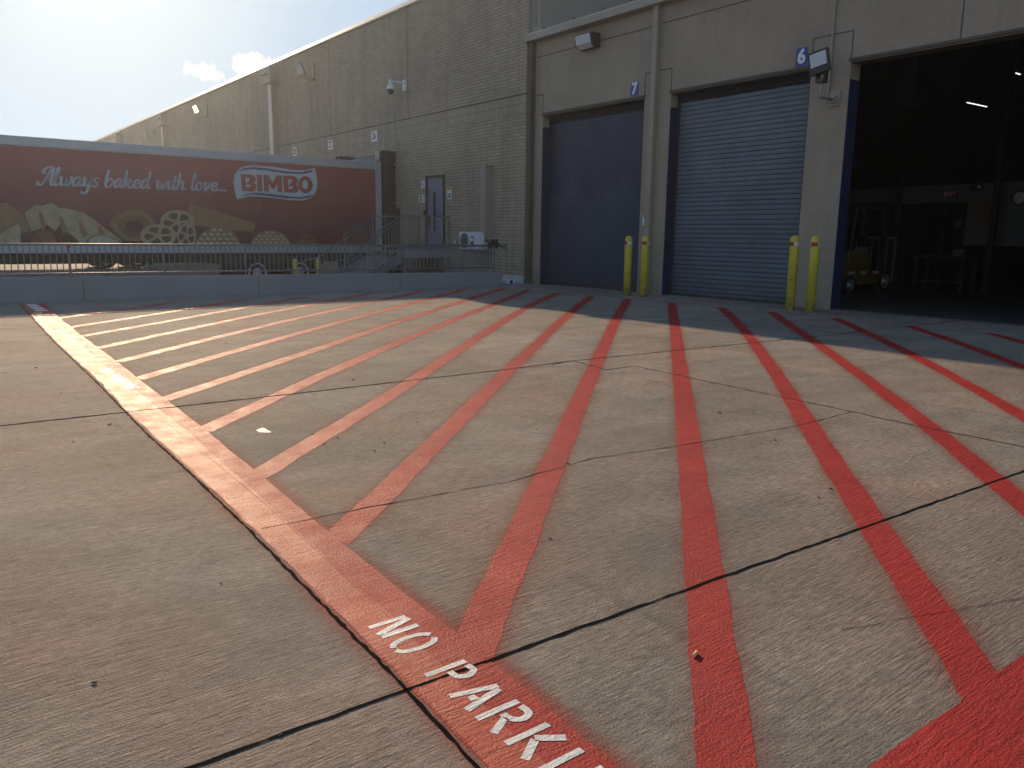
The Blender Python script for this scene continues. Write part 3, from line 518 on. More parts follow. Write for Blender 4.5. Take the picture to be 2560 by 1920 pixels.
RIGHT = [(-18.0, 2.14), (-15.32, 1.99), (-12.3, 1.86), (-10.0, 1.79), (-8.11, 1.71), (-6.98, 1.67), (-5.81, 1.63), (-5.01, 1.58), (-4.56, 1.56), (-3.77, 1.52), (-3.38, 1.495), (-2.9, 1.47), (-2.4, 1.45), (-2.05, 1.445), (-1.86, 1.43), (-1.33, 1.40), (-.93, 1.38), (-.5, 1.36)]
def interp(L, x):
    for a, b in zip(L, L[1:]):
        if a[0] <= x <= b[0]: return a[1]+(b[1]-a[1])*(x-a[0])/(b[0]-a[0])
    return L[0][1] if x < L[0][0] else L[-1][1]
def band(name, mt, x0, x1, f0, f1, z, wob=.004, wob0=None):
    mb = MB(); xs = []; x = x0
    while x < x1: xs.append(x); x += .06+.012*abs(x)
    xs.append(x1); prev = None
    for x in xs:
        a, b = interp(LEFT, x), interp(RIGHT, x)
        s = 1+abs(x)*.12
        v = (mb.bm.verts.new((x, a+(b-a)*f0(x)+random.uniform(-wob, wob)*(s if wob0 is None else wob0), z)), mb.bm.verts.new((x, a+(b-a)*f1(x)+random.uniform(-wob, wob)*s*.6, z)))
        if prev: mb._f((prev[0], v[0], v[1], prev[1]))
        prev = v
    o = mb.build(name, mt, recalc=False); o.parent = pav; return o
band('red_edge_line', M['red'], -18.0, -.5, lambda x: 0, lambda x: 1, Z3)
band('repainted_band', M['red2'], -17.8, -.5, lambda x: .03, lambda x: .50+.03*math.sin(x*1.3), Z4, .003)
band('repaint_ridge', M['red2'], -17.0, -2.35, lambda x: .52+.04*math.sin(x*1.3), lambda x: .60+.05*math.sin(x*.9+.6), Z4, .003)
band('pale_glare_line', M['cream'], -15.9, -6.2, lambda x: .16+.1*math.sin(x*.8), lambda x: .50+.06*math.sin(x*.7+1), Z4+.0002, .004)  # old line with the peach sun glare put into its colour
# side line running back along the bays
mb = MB(); ribbon(mb, [(-.70+.0*k, 1.2+k*.25) for k in range(7)]+[(-.70, 3+k*.5) for k in range(5)]+[(-.66, 6), (-.62, 13.4)], .46, Z3-.0002, .004)
o = mb.build('red_side_line', M['red'], recalc=False); o.parent = pav
for s in DATA['stripes']:
    d = Vector(s[1])-Vector(s[0]); d.normalize(); ext = .06 if s[0][0] < -1.5 and s[0][1] < 2 else (s[0][0]+.80)/d.x*-1 if s[0][0] < -1.0 and s[0][1] > 3 else .05
    a = Vector(s[0])-d*abs(ext)
    pts = [tuple(a)]+list(s)
    e = Vector(s[-1])
    if e.y < 12 and e.x > -17.2:
        t = min((17.5+e.x), (13.3-e.y)); pts.append((e.x-t*.70, e.y+t*.72*.98)) if t > .4 else None
    fine = densify(pts, .35, .004)
    mb = MB(); ribbon(mb, densify(fine, .09, .0012), SW+.0006*len(fine), Z2, .0042); o = mb.build('red_stripe', M['red'], recalc=False); o.parent = pav
    hb = bpy.data.objects.new('red_overspray', halo(fine, SW, .15, Z1)); scene.collection.objects.link(hb); hb.parent = pav
mid = [((a), (interp(LEFT, a)+interp(RIGHT, a))/2) for a in [-17.9+.5*i for i in range(35)]]
hb = bpy.data.objects.new('red_overspray', halo(mid, .36, .10, Z1-.0002)); scene.collection.objects.link(hb); hb.parent = pav

# stencilled NO PARKING, read along +X
ST = {'N': [[(.0,0),(.0,.97)], [(.16,1.0),(.52,0)], [(.68,.03),(.68,1)]],
      'O': [[(.26,.0),(.08,.12),(.0,.35),(.0,.65),(.08,.88),(.22,.99)], [(.42,1.0),(.6,.88),(.68,.65),(.68,.35),(.6,.12),(.42,0)]],
      'P': [[(0,0),(0,1)], [(.2,.93),(.45,.95),(.6,.84),(.62,.68),(.5,.52),(.2,.49)]],
      'A': [[(0,0),(.32,1.0)], [(.45,.95),(.72,0)], [(.28,.34),(.48,.34)]],
      'R': [[(0,0),(0,1)], [(.2,.93),(.48,.94),(.62,.82),(.6,.64),(.42,.52),(.2,.50)], [(.36,.46),(.68,0)]],
      'K': [[(0,0),(0,1)], [(.62,1.0),(.22,.52)], [(.26,.50),(.68,0)]],
      'I': [[(0,0),(0,1)]],
      'G': [[(.3,.0),(.08,.14),(0,.4),(.02,.7),(.16,.93),(.36,.98)], [(.5,.95),(.64,.84)], [(.42,.42),(.66,.42),(.66,.08),(.46,.02)]]}
def stencil(x0, y0, h, pitch, w, sw, name):
    mb = MB(); x = x0
    for ch in 'NO PARKING':
        if ch == ' ': x += pitch*.72; continue
        for k, stroke in enumerate(ST[ch]):
            ribbon(mb, [(p.x, p.y) for p in (catmull([(x+a*w/.7, y0+b*h, 0) for a, b in stroke], 4) if len(stroke) > 3 and ch in 'OPRG' else [Vector((x+a*w/.7, y0+b*h, 0)) for a, b in stroke])], sw*(1.12 if k and ch in 'NAK' else 1), Z5+.0004, .0006)
        x += pitch*(.62 if ch == 'I' else 1)
    o = mb.build(name, M['whitep'], recalc=False); o.parent = pav; o['label'] = 'white stencilled words NO PARKING on the red line'; return o
stencil(-2.418, 1.212, .155, .1445, .088, .024, 'stencilled_lettering')
stencil(-8.93, 1.50, .11, .143, .080, .026, 'stencilled_lettering')
mb = MB(); [mb.poly([(-17.8+i*.36, 1.80+.02*(4-i)*.3, Z5), (-17.55+i*.36, 1.80, Z5), (-17.55+i*.36, 1.98, Z5), (-17.8+i*.36, 1.99, Z5)]) for i in range(5)]
o = mb.build('old_lettering', M['whitep'], recalc=False); o.parent = pav
mb = MB(); mb.poly([(-5.50+.07*math.cos(a)*(1+.35*math.sin(3*a)), 1.95+.055*math.sin(a)*(1+.4*math.cos(2*a)), Z2) for a in [i*.35 for i in range(18)]])
o = mb.build('white_paint_drip', M['whitep'], recalc=False); o.parent = pav

# litter
c = MB(); c.tube([(-1.600, 2.035, Z3+.0062), (-1.588, 2.005, Z3+.0062)], .006, 10); tag(c.build('cigarette_butt', M['buff']), 'tan cigarette butt lying on the red stripe nearest the bottom of the photo', 'cigarette butt')
spots = [(-2.6, .35), (-2.0, .72), (-1.86, .66), (-7.8, 1.0), (-5.2, 2.2), (-5.0, 2.3), (-4.9, 2.15), (-4.7, 2.5), (-4.55, 2.35), (-3.6, 3.2), (-3.2, 4.8), (-2.9, 5.0), (-2.3, 3.9), (-2.35, 4.1), (-2.1, 4.6), (-2.0, 4.55), (-4.0, 5.2), (-3.1, .9), (-6.3, 1.1), (-9.4, 1.0), (-4.4, 3.6), (-7.0, 3.4), (-8.3, 5.2), (-2.7, 2.3), (-10.2, 3.2), (-5.9, .8), (-5.1, 3.0), (-9.3, 6.4)]
for i, (x, y) in enumerate(spots):
    b = MB(); r = random.uniform(.0035, .0065)*(1+.08*abs(x)); bmesh.ops.create_icosphere(b.bm, subdivisions=1, radius=r, matrix=Matrix.Translation((x, y, Z5+r*.35)) @ Matrix.Rotation(random.uniform(0, 3), 4, 'Z') @ Matrix.Diagonal((random.uniform(1.0, 2.2), 1, .5, 1)))
    for v in b.bm.verts: v.co += Vector((random.uniform(-1, 1), random.uniform(-1, 1), random.uniform(-.5, .5)))*r*.25
    tag(b.build('leaf_litter', M['pebble']), 'tiny dark dry leaf or bit of grit lying on the concrete', 'litter', 'dark bits of litter on the concrete')

# ---------------------------------------------------------------- retaining wall and fence
rw = thing('retaining_wall', 'low grey concrete retaining wall under the picket fence', 'wall', (KX, 6, 0))
b = MB(); b.prism([(KX, -60, -.4), (KX, 13.45, -.4), (KX, 13.45, .39), (KX, 1.5, .485), (KX, -60, .9)], (-.34, 0, 0))
b.prism([(KX-.34, 13.45, -.4), (-21.2, 13.45, -.4), (-21.2, 13.45, .2), (KX-.34, 13.45, .39)], (0, .17, 0))
b.build('wall', M['kerb'], rw, bevel=.02)
for y in (-1.2, 2.9, 6.5, 10.2): b = MB(); b.box(KX, KX+.003, y-.006, y+.006, .02, .40); b.build('control_joint', M['groove'], rw)
fe = thing('picket_fence', 'galvanised picket fence with round posts along the top of the low retaining wall', 'fence', (KX-.12, 6, .45))
FX = KX-.24
def ftop(y): return 1.125-.0*(y-2); 
posts = [-6.3, -4.5, -2.7, -.88, .92, 2.72, 4.53, 6.3, 8.1, 9.92, 11.73, 13.36]
for y in posts:
    b = MB(); b.tube([(FX, y, .30), (FX, y, 1.12)], .024, 8); b.build('post', M['rail'], fe)
b = MB(); b.tube([(FX, -6.3, 1.125), (FX, 13.36, 1.125)], .023, 8); b.build('top_rail', M['rail'], fe)
b = MB(); b.tube([(FX, -6.3, .56), (FX, 13.36, .52)], .018, 8); b.build('bottom_rail', M['rail'], fe)
for y0, y1 in zip(posts, posts[1:]):
    b = MB(); n = 16
    for i in range(1, n):
        y = y0+(y1-y0)*i/n; b.tube([(FX, y, .555), (FX, y, 1.12)], .0105, 5, caps=False)
    b.build('picket_panel', M['rail'], fe)
b = MB(); b.tube([(FX, 13.36, 1.125), (-21.0, 13.36, 1.125)], .023, 8); b.tube([(FX, 13.36, .5), (-21.0, 13.36, .5)], .018, 8); b.tube([(-20.9, 13.36, -.1), (-20.9, 13.36, 1.12)], .024, 8)
for i in range(1, 22): b.tube([(FX-i*.125, 13.36, .5), (FX-i*.125, 13.36, 1.12)], .0085, 5, caps=False)
b.build('return_panel', M['rail'], fe)
b = MB(); b.box(FX+.026, FX+.034, 2.69, 2.75, 1.05, 1.11); b.build('reflector', M['redtape'], fe)

# ---------------------------------------------------------------- tall brick warehouse
wh = thing('brick_warehouse', 'long tall tan brick warehouse wall with pale roof edge', 'warehouse', (-40, 15, 0))
BX = -18.98
b = MB(); b.box(-160, BX, 14.9, 60, -.45, 9.28); b.build('brick_wall', M['brick'], wh)
b = MB(); b.box(BX+.0, BX+.05, 15.0, 60, 7.0, 9.28); b.build('side_wall', M['stucco2'], wh)
b = MB(); b.box(BX+.05, BX+.09, 15.02, 60, 7.02, 7.32); b.box(BX+.05, BX+.075, 15.2, 15.3, 7.32, 9.28); b.build('side_trim', M['tanmetal'], wh)
b = MB()
for i in range(47):
    x1 = BX+.06-i*3.0; b.prism([(x1-2.99, 14.82, 9.18), (x1-2.99, 14.80, 9.22), (x1-2.99, 15.0, 9.44), (x1-2.99, 60.05, 9.46), (x1-2.99, 60.05, 9.20)], (2.985, 0, 0))
b.build('roof_coping', M['coping'], wh)
for x, z0, z1 in ((-25.77, 5.48, 9.2), (-32.2, 5.48, 9.2), (-44.2, 2, 9.2), (-50.5, 2, 9.2), (-64, 2, 9.2)): b = MB(); b.box(x-.012, x+.012, 14.893, 14.901, z0, z1); b.build('control_joint', M['groove'], wh)
b = MB(); b.box(BX, BX+.17, 14.93, 15.12, 0, 6.84); b.build('corner_flashing', M['browntrim'], wh)
b = MB(); b.box(-20.0, BX-.01, 14.885, 14.9, -.4, .22); b.build('painted_base', M['whitebase'], wh)
for x in (-38.2, -57.6, -71.3, -90.0):
    b = MB(); b.box(x-.60, x+.60, 14.45, 14.9, 8.30, 9.02); b.box(x-.28, x+.28, 14.33, 14.45, 8.66, 8.78); b.build('downspout_head', M['tanmetal'], wh, bevel=.01)
    b = MB(); b.box(x-.22, x+.22, 14.62, 14.9, -.4, 8.30); b.build('downspout', M['tanmetal'], wh, bevel=.01)
    b = MB(); b.box(x-.20, x+.20, 14.605, 14.617, -.4, 8.29); b.build('downspout_light_face', M['coping'], wh)  # pale plate paints the light caught by the front of the pipe
# personnel door with its frame
b = MB(); X0, X1, Z0, ZT = -24.55, -23.36, .86, 3.42
b.box(X0, X0+.14, 14.84, 14.9, Z0, ZT); b.box(X1-.06, X1, 14.84, 14.9, Z0, ZT); b.box(X0+.14, X1-.06, 14.84, 14.9, ZT-.1, ZT)
pd = b.build('door_frame', M['doorframe'], wh)
b = MB(); b.box(X0+.14, X1-.06, 14.865, 14.9, Z0, ZT-.1); dl = b.build('personnel_door', M['doorleaf'], wh); dl['label'] = 'lavender grey steel door with a tall narrow window'
b = MB(); b.box(X0+.50, X0+.64, 14.852, 14.865, 1.55, 2.85); o = b.build('window', M['glassdark'], dl)
b = MB(); b.box(X0+.2, X0+.29, 14.84, 14.865, 1.75, 2.05); b.tube([(X0+.24, 14.80, 1.60), (X0+.24, 14.80, 1.86)], .018, 6); b.build('handle', M['bronze'], dl)

# signs and small boxes by the door
def plate(name, label, cat, x0, x1, z0, z1, mt, y=14.9, t=.012, group=None, beh=0):
    th = thing(name, label, cat, ((x0+x1)/2, y, z0), group)
    b = MB(); b.box(x0, x1, y-t-beh, y-beh, z0, z1); b.build('plate', mt, th); return th
def cut_text(th, txt, size, x, y, z, mt, xs=1, bold=0, name='lettering'): return text_mesh(txt, size, wall_m(x, y, z), mt, name, th, xs, bold)
for n, xc in ((26, -28.36), (27, -32.29), (28, -36.14)):
    th = plate('number_sign', {26: 'white dock sign nearest the camera, above the back end of the red trailer, reading 26', 27: 'middle white dock sign, between the signs 26 and 28, reading 27', 28: 'farthest white dock sign, half hidden by the trailer roof, reading 28'}[n], 'sign', xc-.22, xc+.22, 4.9, 5.28, M['white'], group='white dock number signs')
    cut_text(th, str(n), .37, xc, 14.882, 5.09, M['greytext'], .82, .008, 'digits')
th = plate('number_sign', 'blue sign with white 7 above the navy roller door', 'sign', -14.96, -14.70, 4.90, 5.24, M['signblue'], 15.1, group='blue bay number signs'); cut_text(th, '7', .38, -14.83, 15.084, 5.07, M['white'], .95, .016, 'digits')
th = plate('number_sign', 'blue sign with white 6 above the grey roller door', 'sign', -10.25, -9.99, 4.90, 5.26, M['signblue'], 15.1, group='blue bay number signs'); cut_text(th, '6', .38, -10.12, 15.084, 5.08, M['white'], .95, .016, 'digits')
th = plate('caution_sign', 'yellow and white CAUTION sign right of the steel door', 'sign', -23.22, -22.95, 2.60, 3.0, M['white'])
b = MB(); b.box(-23.21, -22.96, 14.883, 14.888, 2.88, 2.99); b.build('header', M['cautiony'], th); cut_text(th, 'CAUTION', .075, -23.085, 14.881, 2.935, M['ink'], .72, .002)
b = MB(); b.box(-23.19, -23.11, 14.883, 14.888, 2.64, 2.70); b.box(-23.16, -23.12, 14.883, 14.888, 2.70, 2.80); b.box(-23.06, -23.0, 14.883, 14.888, 2.64, 2.80); b.build('pictogram', M['ink'], th)
th = plate('paper_notice', 'white paper notice with blue writing left of the steel door', 'notice', -24.90, -24.66, 3.03, 3.27, M['white'])
b = MB(); [b.box(-24.85, -24.71, 14.884, 14.888, z, z+.022) for z in (3.19, 3.14, 3.09)]; b.build('writing', M['blueink'], th)
th = thing('wall_telephone', 'cream wall telephone left of the steel door', 'telephone', (-24.7, 14.9, 2.5))
b = MB(); b.box(-24.80, -24.60, 14.83, 14.9, 2.52, 2.80); b.build('body', M['valve'], th, bevel=.01); b = MB(); b.tube([(-24.84, 14.79, 2.80), (-24.84, 14.76, 2.66), (-24.84, 14.79, 2.52)], .022, 6); b.build('handset', M['whitetape'], th)
th = thing('card_reader', 'small black card reader box beside the steel door', 'card reader', (-24.7, 14.9, 2.1)); b = MB(); b.box(-24.72, -24.60, 14.86, 14.9, 2.1, 2.26); b.box(-24.70, -24.62, 14.853, 14.86, 2.17, 2.24); b.build('housing', M['black'], th, bevel=.004)

# dome camera
th = thing('security_camera', 'white dome security camera on a bracket on the brick wall', 'security camera', (-26.2, 14.9, 6.5))
b = MB(); b.box(-26.0, -25.86, 14.82, 14.9, 6.42, 6.80); b.box(-25.95, -25.90, 14.25, 14.83, 6.66, 6.73); b.tube([(-25.92, 14.28, 6.55), (-25.92, 14.28, 6.74)], .05, 10); b.build('bracket', M['white'], th)
b = MB(); b.lathe([(.0, .19), (.06, .185), (.10, .13), (.14, .05), (.15, -.02)], Matrix.Translation((-25.92, 14.28, 6.42)), 18); b.build('housing', M['white'], th)
b = MB(); b.lathe([(.0, -.19), (.07, -.17), (.11, -.10), (.12, -.02)], Matrix.Translation((-25.92, 14.28, 6.42)), 18); b.build('dome', M['bronze'], th)

# flood lights on the brick wall
for x, z, sc, lit, lab in ((-33.7, 8.25, 1.0, False, 'grey slip-fitter flood light between dock signs 27 and 28 and the roof edge'), (-48.6, 8.3, 1.0, True, 'flood light with an added sun glow in its lens on the brick wall between the two tall downspouts'), (-60.6, 8.0, 1.0, False, 'unlit flood light far along the wall beyond the second downspout')):
    th = thing('flood_light', lab, 'flood light', (x, 14.9, z-.5), 'flood lights on the brick wall')
    b = MB(); b.box(x-.05, x+.05, 14.84, 14.9, z-.42, z+.30); b.tube([(x, 14.86, z-.34), (x, 14.62, z-.40), (x-.04, 14.42, z-.30)], .035, 8); b.build('arm', M['tanmetal'], th)
    R_ = Matrix.Translation((x-.10, 14.30, z-.02)) @ Matrix.Rotation(math.radians(24), 4, 'Z') @ Matrix.Rotation(math.radians(16), 4, 'X') @ Matrix.Rotation(math.radians(-14), 4, 'Y')
    b = MB(); b.box(-.21, .21, -.04, .04, -.30, .27, R_); b.build('housing', M['tanmetal'], th, bevel=.01)
    b = MB(); [b.box(-.17, .17, -.052, -.04, q, q+.075, R_) for q in (-.16, -.06, .04, .14)]; b.build('lens', M['sunlens'] if lit else M['lens'], th)

# air conditioner and its duct
th = thing('air_conditioner', 'white split air conditioner outdoor unit on wall brackets beside the fence', 'air conditioner', (-21.3, 14.6, .95))
b = MB(); b.box(-21.86, -20.72, 14.48, 14.84, .97, 1.52); b.build('casing', M['acwhite'], th, bevel=.015)
b = MB(); b.lathe([(.235, 0), (.235, .012), (.20, .02), (.03, .02)], Matrix.Translation((-21.55, 14.479, 1.245)) @ Matrix.Rotation(math.pi/2, 4, 'X'), 24); b.build('fan_grille', M['darkgrille'], th)
b = MB(); b.box(-21.20, -21.02, 14.470, 14.479, 1.13, 1.38); b.build('label_plate', M['trnavy'], th); b = MB(); b.box(-21.17, -21.05, 14.464, 14.470, 1.22, 1.34); b.build('label_panel', M['white'], th)
b = MB(); b.box(-20.719, -20.66, 14.56, 14.76, 1.14, 1.45); b.build('valve_cover', M['valve'], th, bevel=.01)
b = MB(); [b.box(x, x+.05, 14.45, 14.9, .90, .965) for x in (-21.7, -21.0)]; b.box(-21.75, -20.5, 14.84, 14.9, .84, .90); b.build('bracket', M['rail'], th)
b = MB(); b.tube([(-20.70, 14.66, 1.3), (-20.55, 14.66, 1.25), (-20.48, 14.75, 1.12), (-20.3, 14.84, 1.2)], .03, 6); b.build('refrigerant_pipe', M['black'], th)
th = thing('line_set_duct', 'tall tan metal duct cover rising from the air conditioner pipes', 'duct', (-20.75, 14.9, 1.2)); b = MB(); b.box(-20.92, -20.62, 14.62, 14.9, 1.22, 3.5); b.build('cover', M['tanmetal'], th, bevel=.01); b = MB(); b.box(-20.96, -20.58, 14.60, 14.9, 3.5, 3.56); b.build('cap', M['tanmetal'], th)
th = thing('junction_box', 'small open electrical box with wires below the tan duct', 'electrical box', (-20.3, 14.9, 1.1)); b = MB(); b.box(-20.55, -20.30, 14.80, 14.9, 1.05, 1.30); b.build('box', M['bronze'], th, bevel=.01); b = MB(); b.tube([(-20.9, 14.8, .95), (-20.6, 14.78, 1.05), (-20.2, 14.8, 1.12), (-19.95, 14.85, 1.05)], .016, 5); b.tube([(-20.3, 14.8, 1.2), (-20.0, 14.8, 1.13)], .014, 5); b.build('wire', M['black'], th)
th = thing('hose_tap', 'small white hose tap on the brick wall beside the landing rail', 'tap', (-22.7, 14.9, 1.1)); b = MB(); b.tube([(-22.6, 14.9, 1.12), (-22.6, 14.78, 1.12), (-22.6, 14.74, 1.04)], .022, 6); b.build('spout', M['bronze'], th); b = MB(); b.tube([(-22.6, 14.80, 1.13), (-22.6, 14.80, 1.22)], .03, 8); b.build('handle', M['white'], th)
th = thing('valve_box', 'white plastic utility box on the ground at the end of the retaining wall', 'utility box', (-18.7, 14.1, 0)); b = MB(); b.box(-19.15, -18.55, 13.95, 14.25, .01, .16); b.build('body', M['valve'], th, bevel=.03); b = MB(); b.lathe([(.05, 0), (.05, .03), (.03, .04)], Matrix.Translation((-18.549, 14.1, .09)) @ Matrix.Rotation(math.pi/2, 4, 'Y'), 10); b.build('outlet', M['black'], th)
th = thing('wall_box', 'small grey box on the brick wall near the building corner', 'electrical box', (-19.9, 14.9, 1.0)); b = MB(); b.box(-19.98, -19.84, 14.84, 14.9, .98, 1.16); b.box(-19.95, -19.87, 14.83, 14.84, 1.02, 1.12); b.build('housing', M['rail'], th, bevel=.005)

# ---------------------------------------------------------------- dock seal
th = thing('dock_seal', 'black foam dock seal around the back of the trailer', 'dock seal', (-27.9, 14.9, 0))
b = MB(); b.box(-26.98, -26.72, 14.36, 14.9, .0, 4.42); b.box(-27.3, -26.42, 14.5, 14.9, -.4, 2.35); b.build('side_pad', M['black'], th, bevel=.04)
b = MB(); b.box(-30.4, -29.9, 14.2, 14.9, 0, 4.42); b.build('side_pad', M['black'], th, bevel=.04)
b = MB(); b.prism([(-30.4, 14.9, 4.40), (-30.4, 14.9, 4.0), (-30.4, 14.30, 4.0), (-30.4, 14.30, 4.16)], (3.40, 0, 0)); b.build('head_pad', M['sealgrey'], th)
b = MB()
for i in range(7): b.prism([(-26.95+i*.04, 14.19, 4.38-i*.01), (-26.92+i*.04, 14.18, 4.38), (-26.94+i*.05, 14.16, 4.02+.04*(i % 3))], (0, .02, 0))
b.build('torn_fabric', M['whitetape'], th)
for z in (3.95, 2.55, 1.55):
    b = MB(); b.box(-26.72, -26.62, 14.80, 14.88, z-.05, z+.05); b.build('bracket', M['rail'], th)

# ---------------------------------------------------------------- semi trailers
def wheel(parent, x, y, z, r=.5, w=.26):
    T_ = Matrix.Translation((x, y, z)) @ Matrix.Rotation(math.pi/2, 4, 'Y')
    b = MB(); b.lathe([(r*.58, -w), (r*.92, -w), (r, -w*.85), (r, -w*.15), (r*.93, 0), (r*.62, .0), (r*.58, -.03)], T_, 28); t = b.build('tyre', M['tyre'], parent)
    b = MB(); b.lathe([(r*.60, -.12), (r*.62, .012), (r*.56, .015), (r*.52, -.07), (r*.30, -.09), (r*.28, .02), (r*.16, .05), (.01, .05)], T_, 24); b.build('rim', M['rimwhite'], t)
TX = -26.6
def trailer(name, label, x, y0, y1, wheels, dressed):
    th = thing(name, label, 'semi trailer', (x-1.3, (y0+y1)/2, -.4))
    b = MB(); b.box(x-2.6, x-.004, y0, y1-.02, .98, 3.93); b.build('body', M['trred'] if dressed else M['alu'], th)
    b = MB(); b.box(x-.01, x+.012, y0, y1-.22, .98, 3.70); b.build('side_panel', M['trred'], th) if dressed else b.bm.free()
    b = MB(); b.box(x-2.6, x+.03, y0, y1, 3.70, 3.97); b.build('top_rail', M['alu'], th, bevel=.015)
    b = MB(); b.box(x-2.6, x+.03, y0, y1, .745, .98); b.build('bottom_rail', M['alu'], th, bevel=.01)
    b = MB(); b.box(x-.1, x+.034, y1-.22, y1+.01, .74, 3.985); b.box(x-2.6, x+.03, y1-.02, y1+.02, .7, .98); b.build('rear_frame', M['alu'], th, bevel=.01)
    b = MB()
    for xx in (x-.65, x-1.95): b.box(xx-.06, xx+.06, y0+.5, y1-.3, .42, .745)
    b.box(x-2.3, x-.3, wheels[0]-1.0, wheels[-1]+1.0, .35, .6); b.build('chassis', M['chassis'], th)
    b = MB(); b.box(x-2.3, x-.25, y1-.15, y1-.05, .05, .15); b.box(x-.8, x-.7, y1-.14, y1-.06, .1, .75); b.box(x-1.9, x-1.8, y1-.14, y1-.06, .1, .75); b.build('underride_guard', M['chassis'], th)
    b = MB(); b.box(x-.75, x-.15, wheels[-1]+.72, wheels[-1]+.74, -.25, .72); b.build('mudflap', M['black'], th)
    for wy_ in wheels:
        wheel(th, x-.06, wy_, .10)
        T_ = None; b = MB(); b.tube([(x-2.5, wy_, .1), (x-.2, wy_, .1)], .09, 8); b.build('axle', M['chassis'], th)
    for wy_ in wheels:
        b = MB(); b.lathe([(.5, -.26), (.5, 0), (.3, 0)], Matrix.Translation((x-2.3, wy_, .1)) @ Matrix.Rotation(math.pi/2, 4, 'Y'), 20); b.build('far_tyre', M['tyre'], th)
    ly = y0+3.0
    for xx in (x-.45, x-2.1): b = MB(); b.box(xx-.07, xx+.07, ly-.07, ly+.07, -.35, .745); b.box(xx-.16, xx+.16, ly-.16, ly+.16, -.40, -.35); b.build('landing_leg', M['chassis'], th)
    return th
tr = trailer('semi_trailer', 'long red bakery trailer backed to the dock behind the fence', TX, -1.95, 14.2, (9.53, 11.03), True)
trailer('semi_trailer', 'distant pale trailer glimpsed under the red trailer through the fence', -43.0, -2.2, 14.0, (7.95, 9.35), False)
# rivets of the top rail
b = MB(); y = -1.8
while y < 13.9: b.box(TX+.03, TX+.036, y-.008, y+.008, 3.735, 3.75); y += .09
b.build('rivet_row', M['chassis'], tr)
# printed picture and lettering on the side
def side_poly(b, pts, x): b.poly([(x, p[0], p[1]) for p in pts])
def side_part(name, polys, x, mt, par=tr):
    b = MB()
    for p in polys: 
        b.prism([(TX+x-.004, q[0], q[1]) for q in p], (.004, 0, 0))
    return b.build(name, mt, par)
px0 = .016
side_part('logo_banner', [DATA['banner']], px0+.006, M['trwhite'])
side_part('logo_swoosh', DATA['swoosh'], px0+.011, M['trnavy'])
side_part('logo_letter_outline', [[(a+.02, c-.02) for a, c in p] for p in DATA['red']], px0+.011, M['trdark'])
side_part('logo_letters', DATA['red'], px0+.016, M['trletter'])
side_part('logo_counters', DATA['holes'], px0+.021, M['trwhite'])
# slogan in brush script
GL = {'A': (1.22, [[(-.05,.35),(-.12,.12),(.05,-.02),(.3,.12),(.55,.8),(.78,1.5),(.98,1.98),(1.04,1.5),(.98,.8),(.98,.25),(1.1,.02),(1.28,.15)], [(.98,1.98),(.62,2.0),(.3,1.72),(.2,1.4),(.34,1.28),(.44,1.4)], [(.42,.72),(.7,.68),(1.0,.76)]]),
 'l': (.48, [[(-.05,.25),(.2,1.0),(.34,1.75),(.26,1.98),(.14,1.7),(.12,.6),(.18,.08),(.34,.02),(.5,.25)]]),
 'w': (1.12, [[(-.04,.8),(.08,.98),(.16,.7),(.14,.25),(.26,.02),(.44,.2),(.56,.8),(.56,.3),(.68,.02),(.86,.2),(.98,.7),(.94,.98),(1.12,.86)]]),
 'a': (.92, [[(.66,.84),(.46,1.0),(.16,.78),(.06,.36),(.2,.03),(.44,.16),(.66,.86),(.64,.3),(.74,.02),(.94,.25)]]),
 'y': (.82, [[(-.04,.8),(.08,.98),(.14,.6),(.16,.15),(.34,.05),(.54,.4),(.66,.98),(.60,.2),(.50,-.5),(.26,-.82),(.02,-.7),(.06,-.5)]]),
 's': (.72, [[(.0,.1),(.26,.0),(.5,.2),(.42,.46),(.2,.62),(.2,.88),(.42,1.0),(.6,.84)]]),
 'b': (.80, [[(.02,1.98),(.1,1.8),(.04,1.0),(.04,.3),(.2,.0),(.5,.12),(.64,.6),(.5,.96),(.28,.9),(.1,.6)]]),
 'k': (.90, [[(.02,1.98),(.1,1.7),(.06,.8),(.04,.0)], [(.06,.4),(.3,.92),(.54,.96),(.56,.7),(.34,.52),(.2,.5)], [(.26,.52),(.42,.2),(.62,.0),(.88,.22)]]),
 'e': (.72, [[(.06,.44),(.4,.5),(.56,.78),(.38,1.0),(.12,.76),(.06,.3),(.26,.0),(.54,.1),(.74,.34)]]),
 'd': (.98, [[(.62,.84),(.42,1.0),(.14,.78),(.06,.36),(.2,.02),(.44,.16),(.66,.86)], [(.64,1.98),(.72,1.7),(.64,.8),(.66,.15),(.8,.02),(.98,.25)]]),
 'i': (.46, [[(-.02,.8),(.12,.98),(.12,.4),(.2,.02),(.44,.22)], [(.18,1.42),(.20,1.52)]]),
 't': (.56, [[(.2,1.62),(.16,.9),(.16,.2),(.3,.0),(.54,.22)], [(-.06,1.0),(.2,1.04),(.46,1.0)]]),
 'h': (.90, [[(.02,1.98),(.1,1.7),(.06,.8),(.04,.0)], [(.06,.4),(.3,.96),(.52,.9),(.5,.4),(.56,.04),(.72,.02),(.9,.25)]]),
 'o': (.82, [[(.36,1.0),(.1,.78),(.06,.34),(.26,.0),(.54,.16),(.62,.66),(.38,1.0),(.5,.78),(.82,.9)]]),
 'v': (.84, [[(-.04,.8),(.08,.98),(.16,.6),(.22,.04),(.46,.3),(.62,.8),(.56,.98),(.82,.88)]]),
 '.': (.34, [[(.06,.0),(.10,.20)]]), ' ': (.48, [])}
txt = 'Always baked with love...'
tw = sum(GL[c][0] for c in txt)
ya, yb, za, zb = 3.33, 8.62, 2.665, 2.715
k = (yb-ya)/tw; h = .262
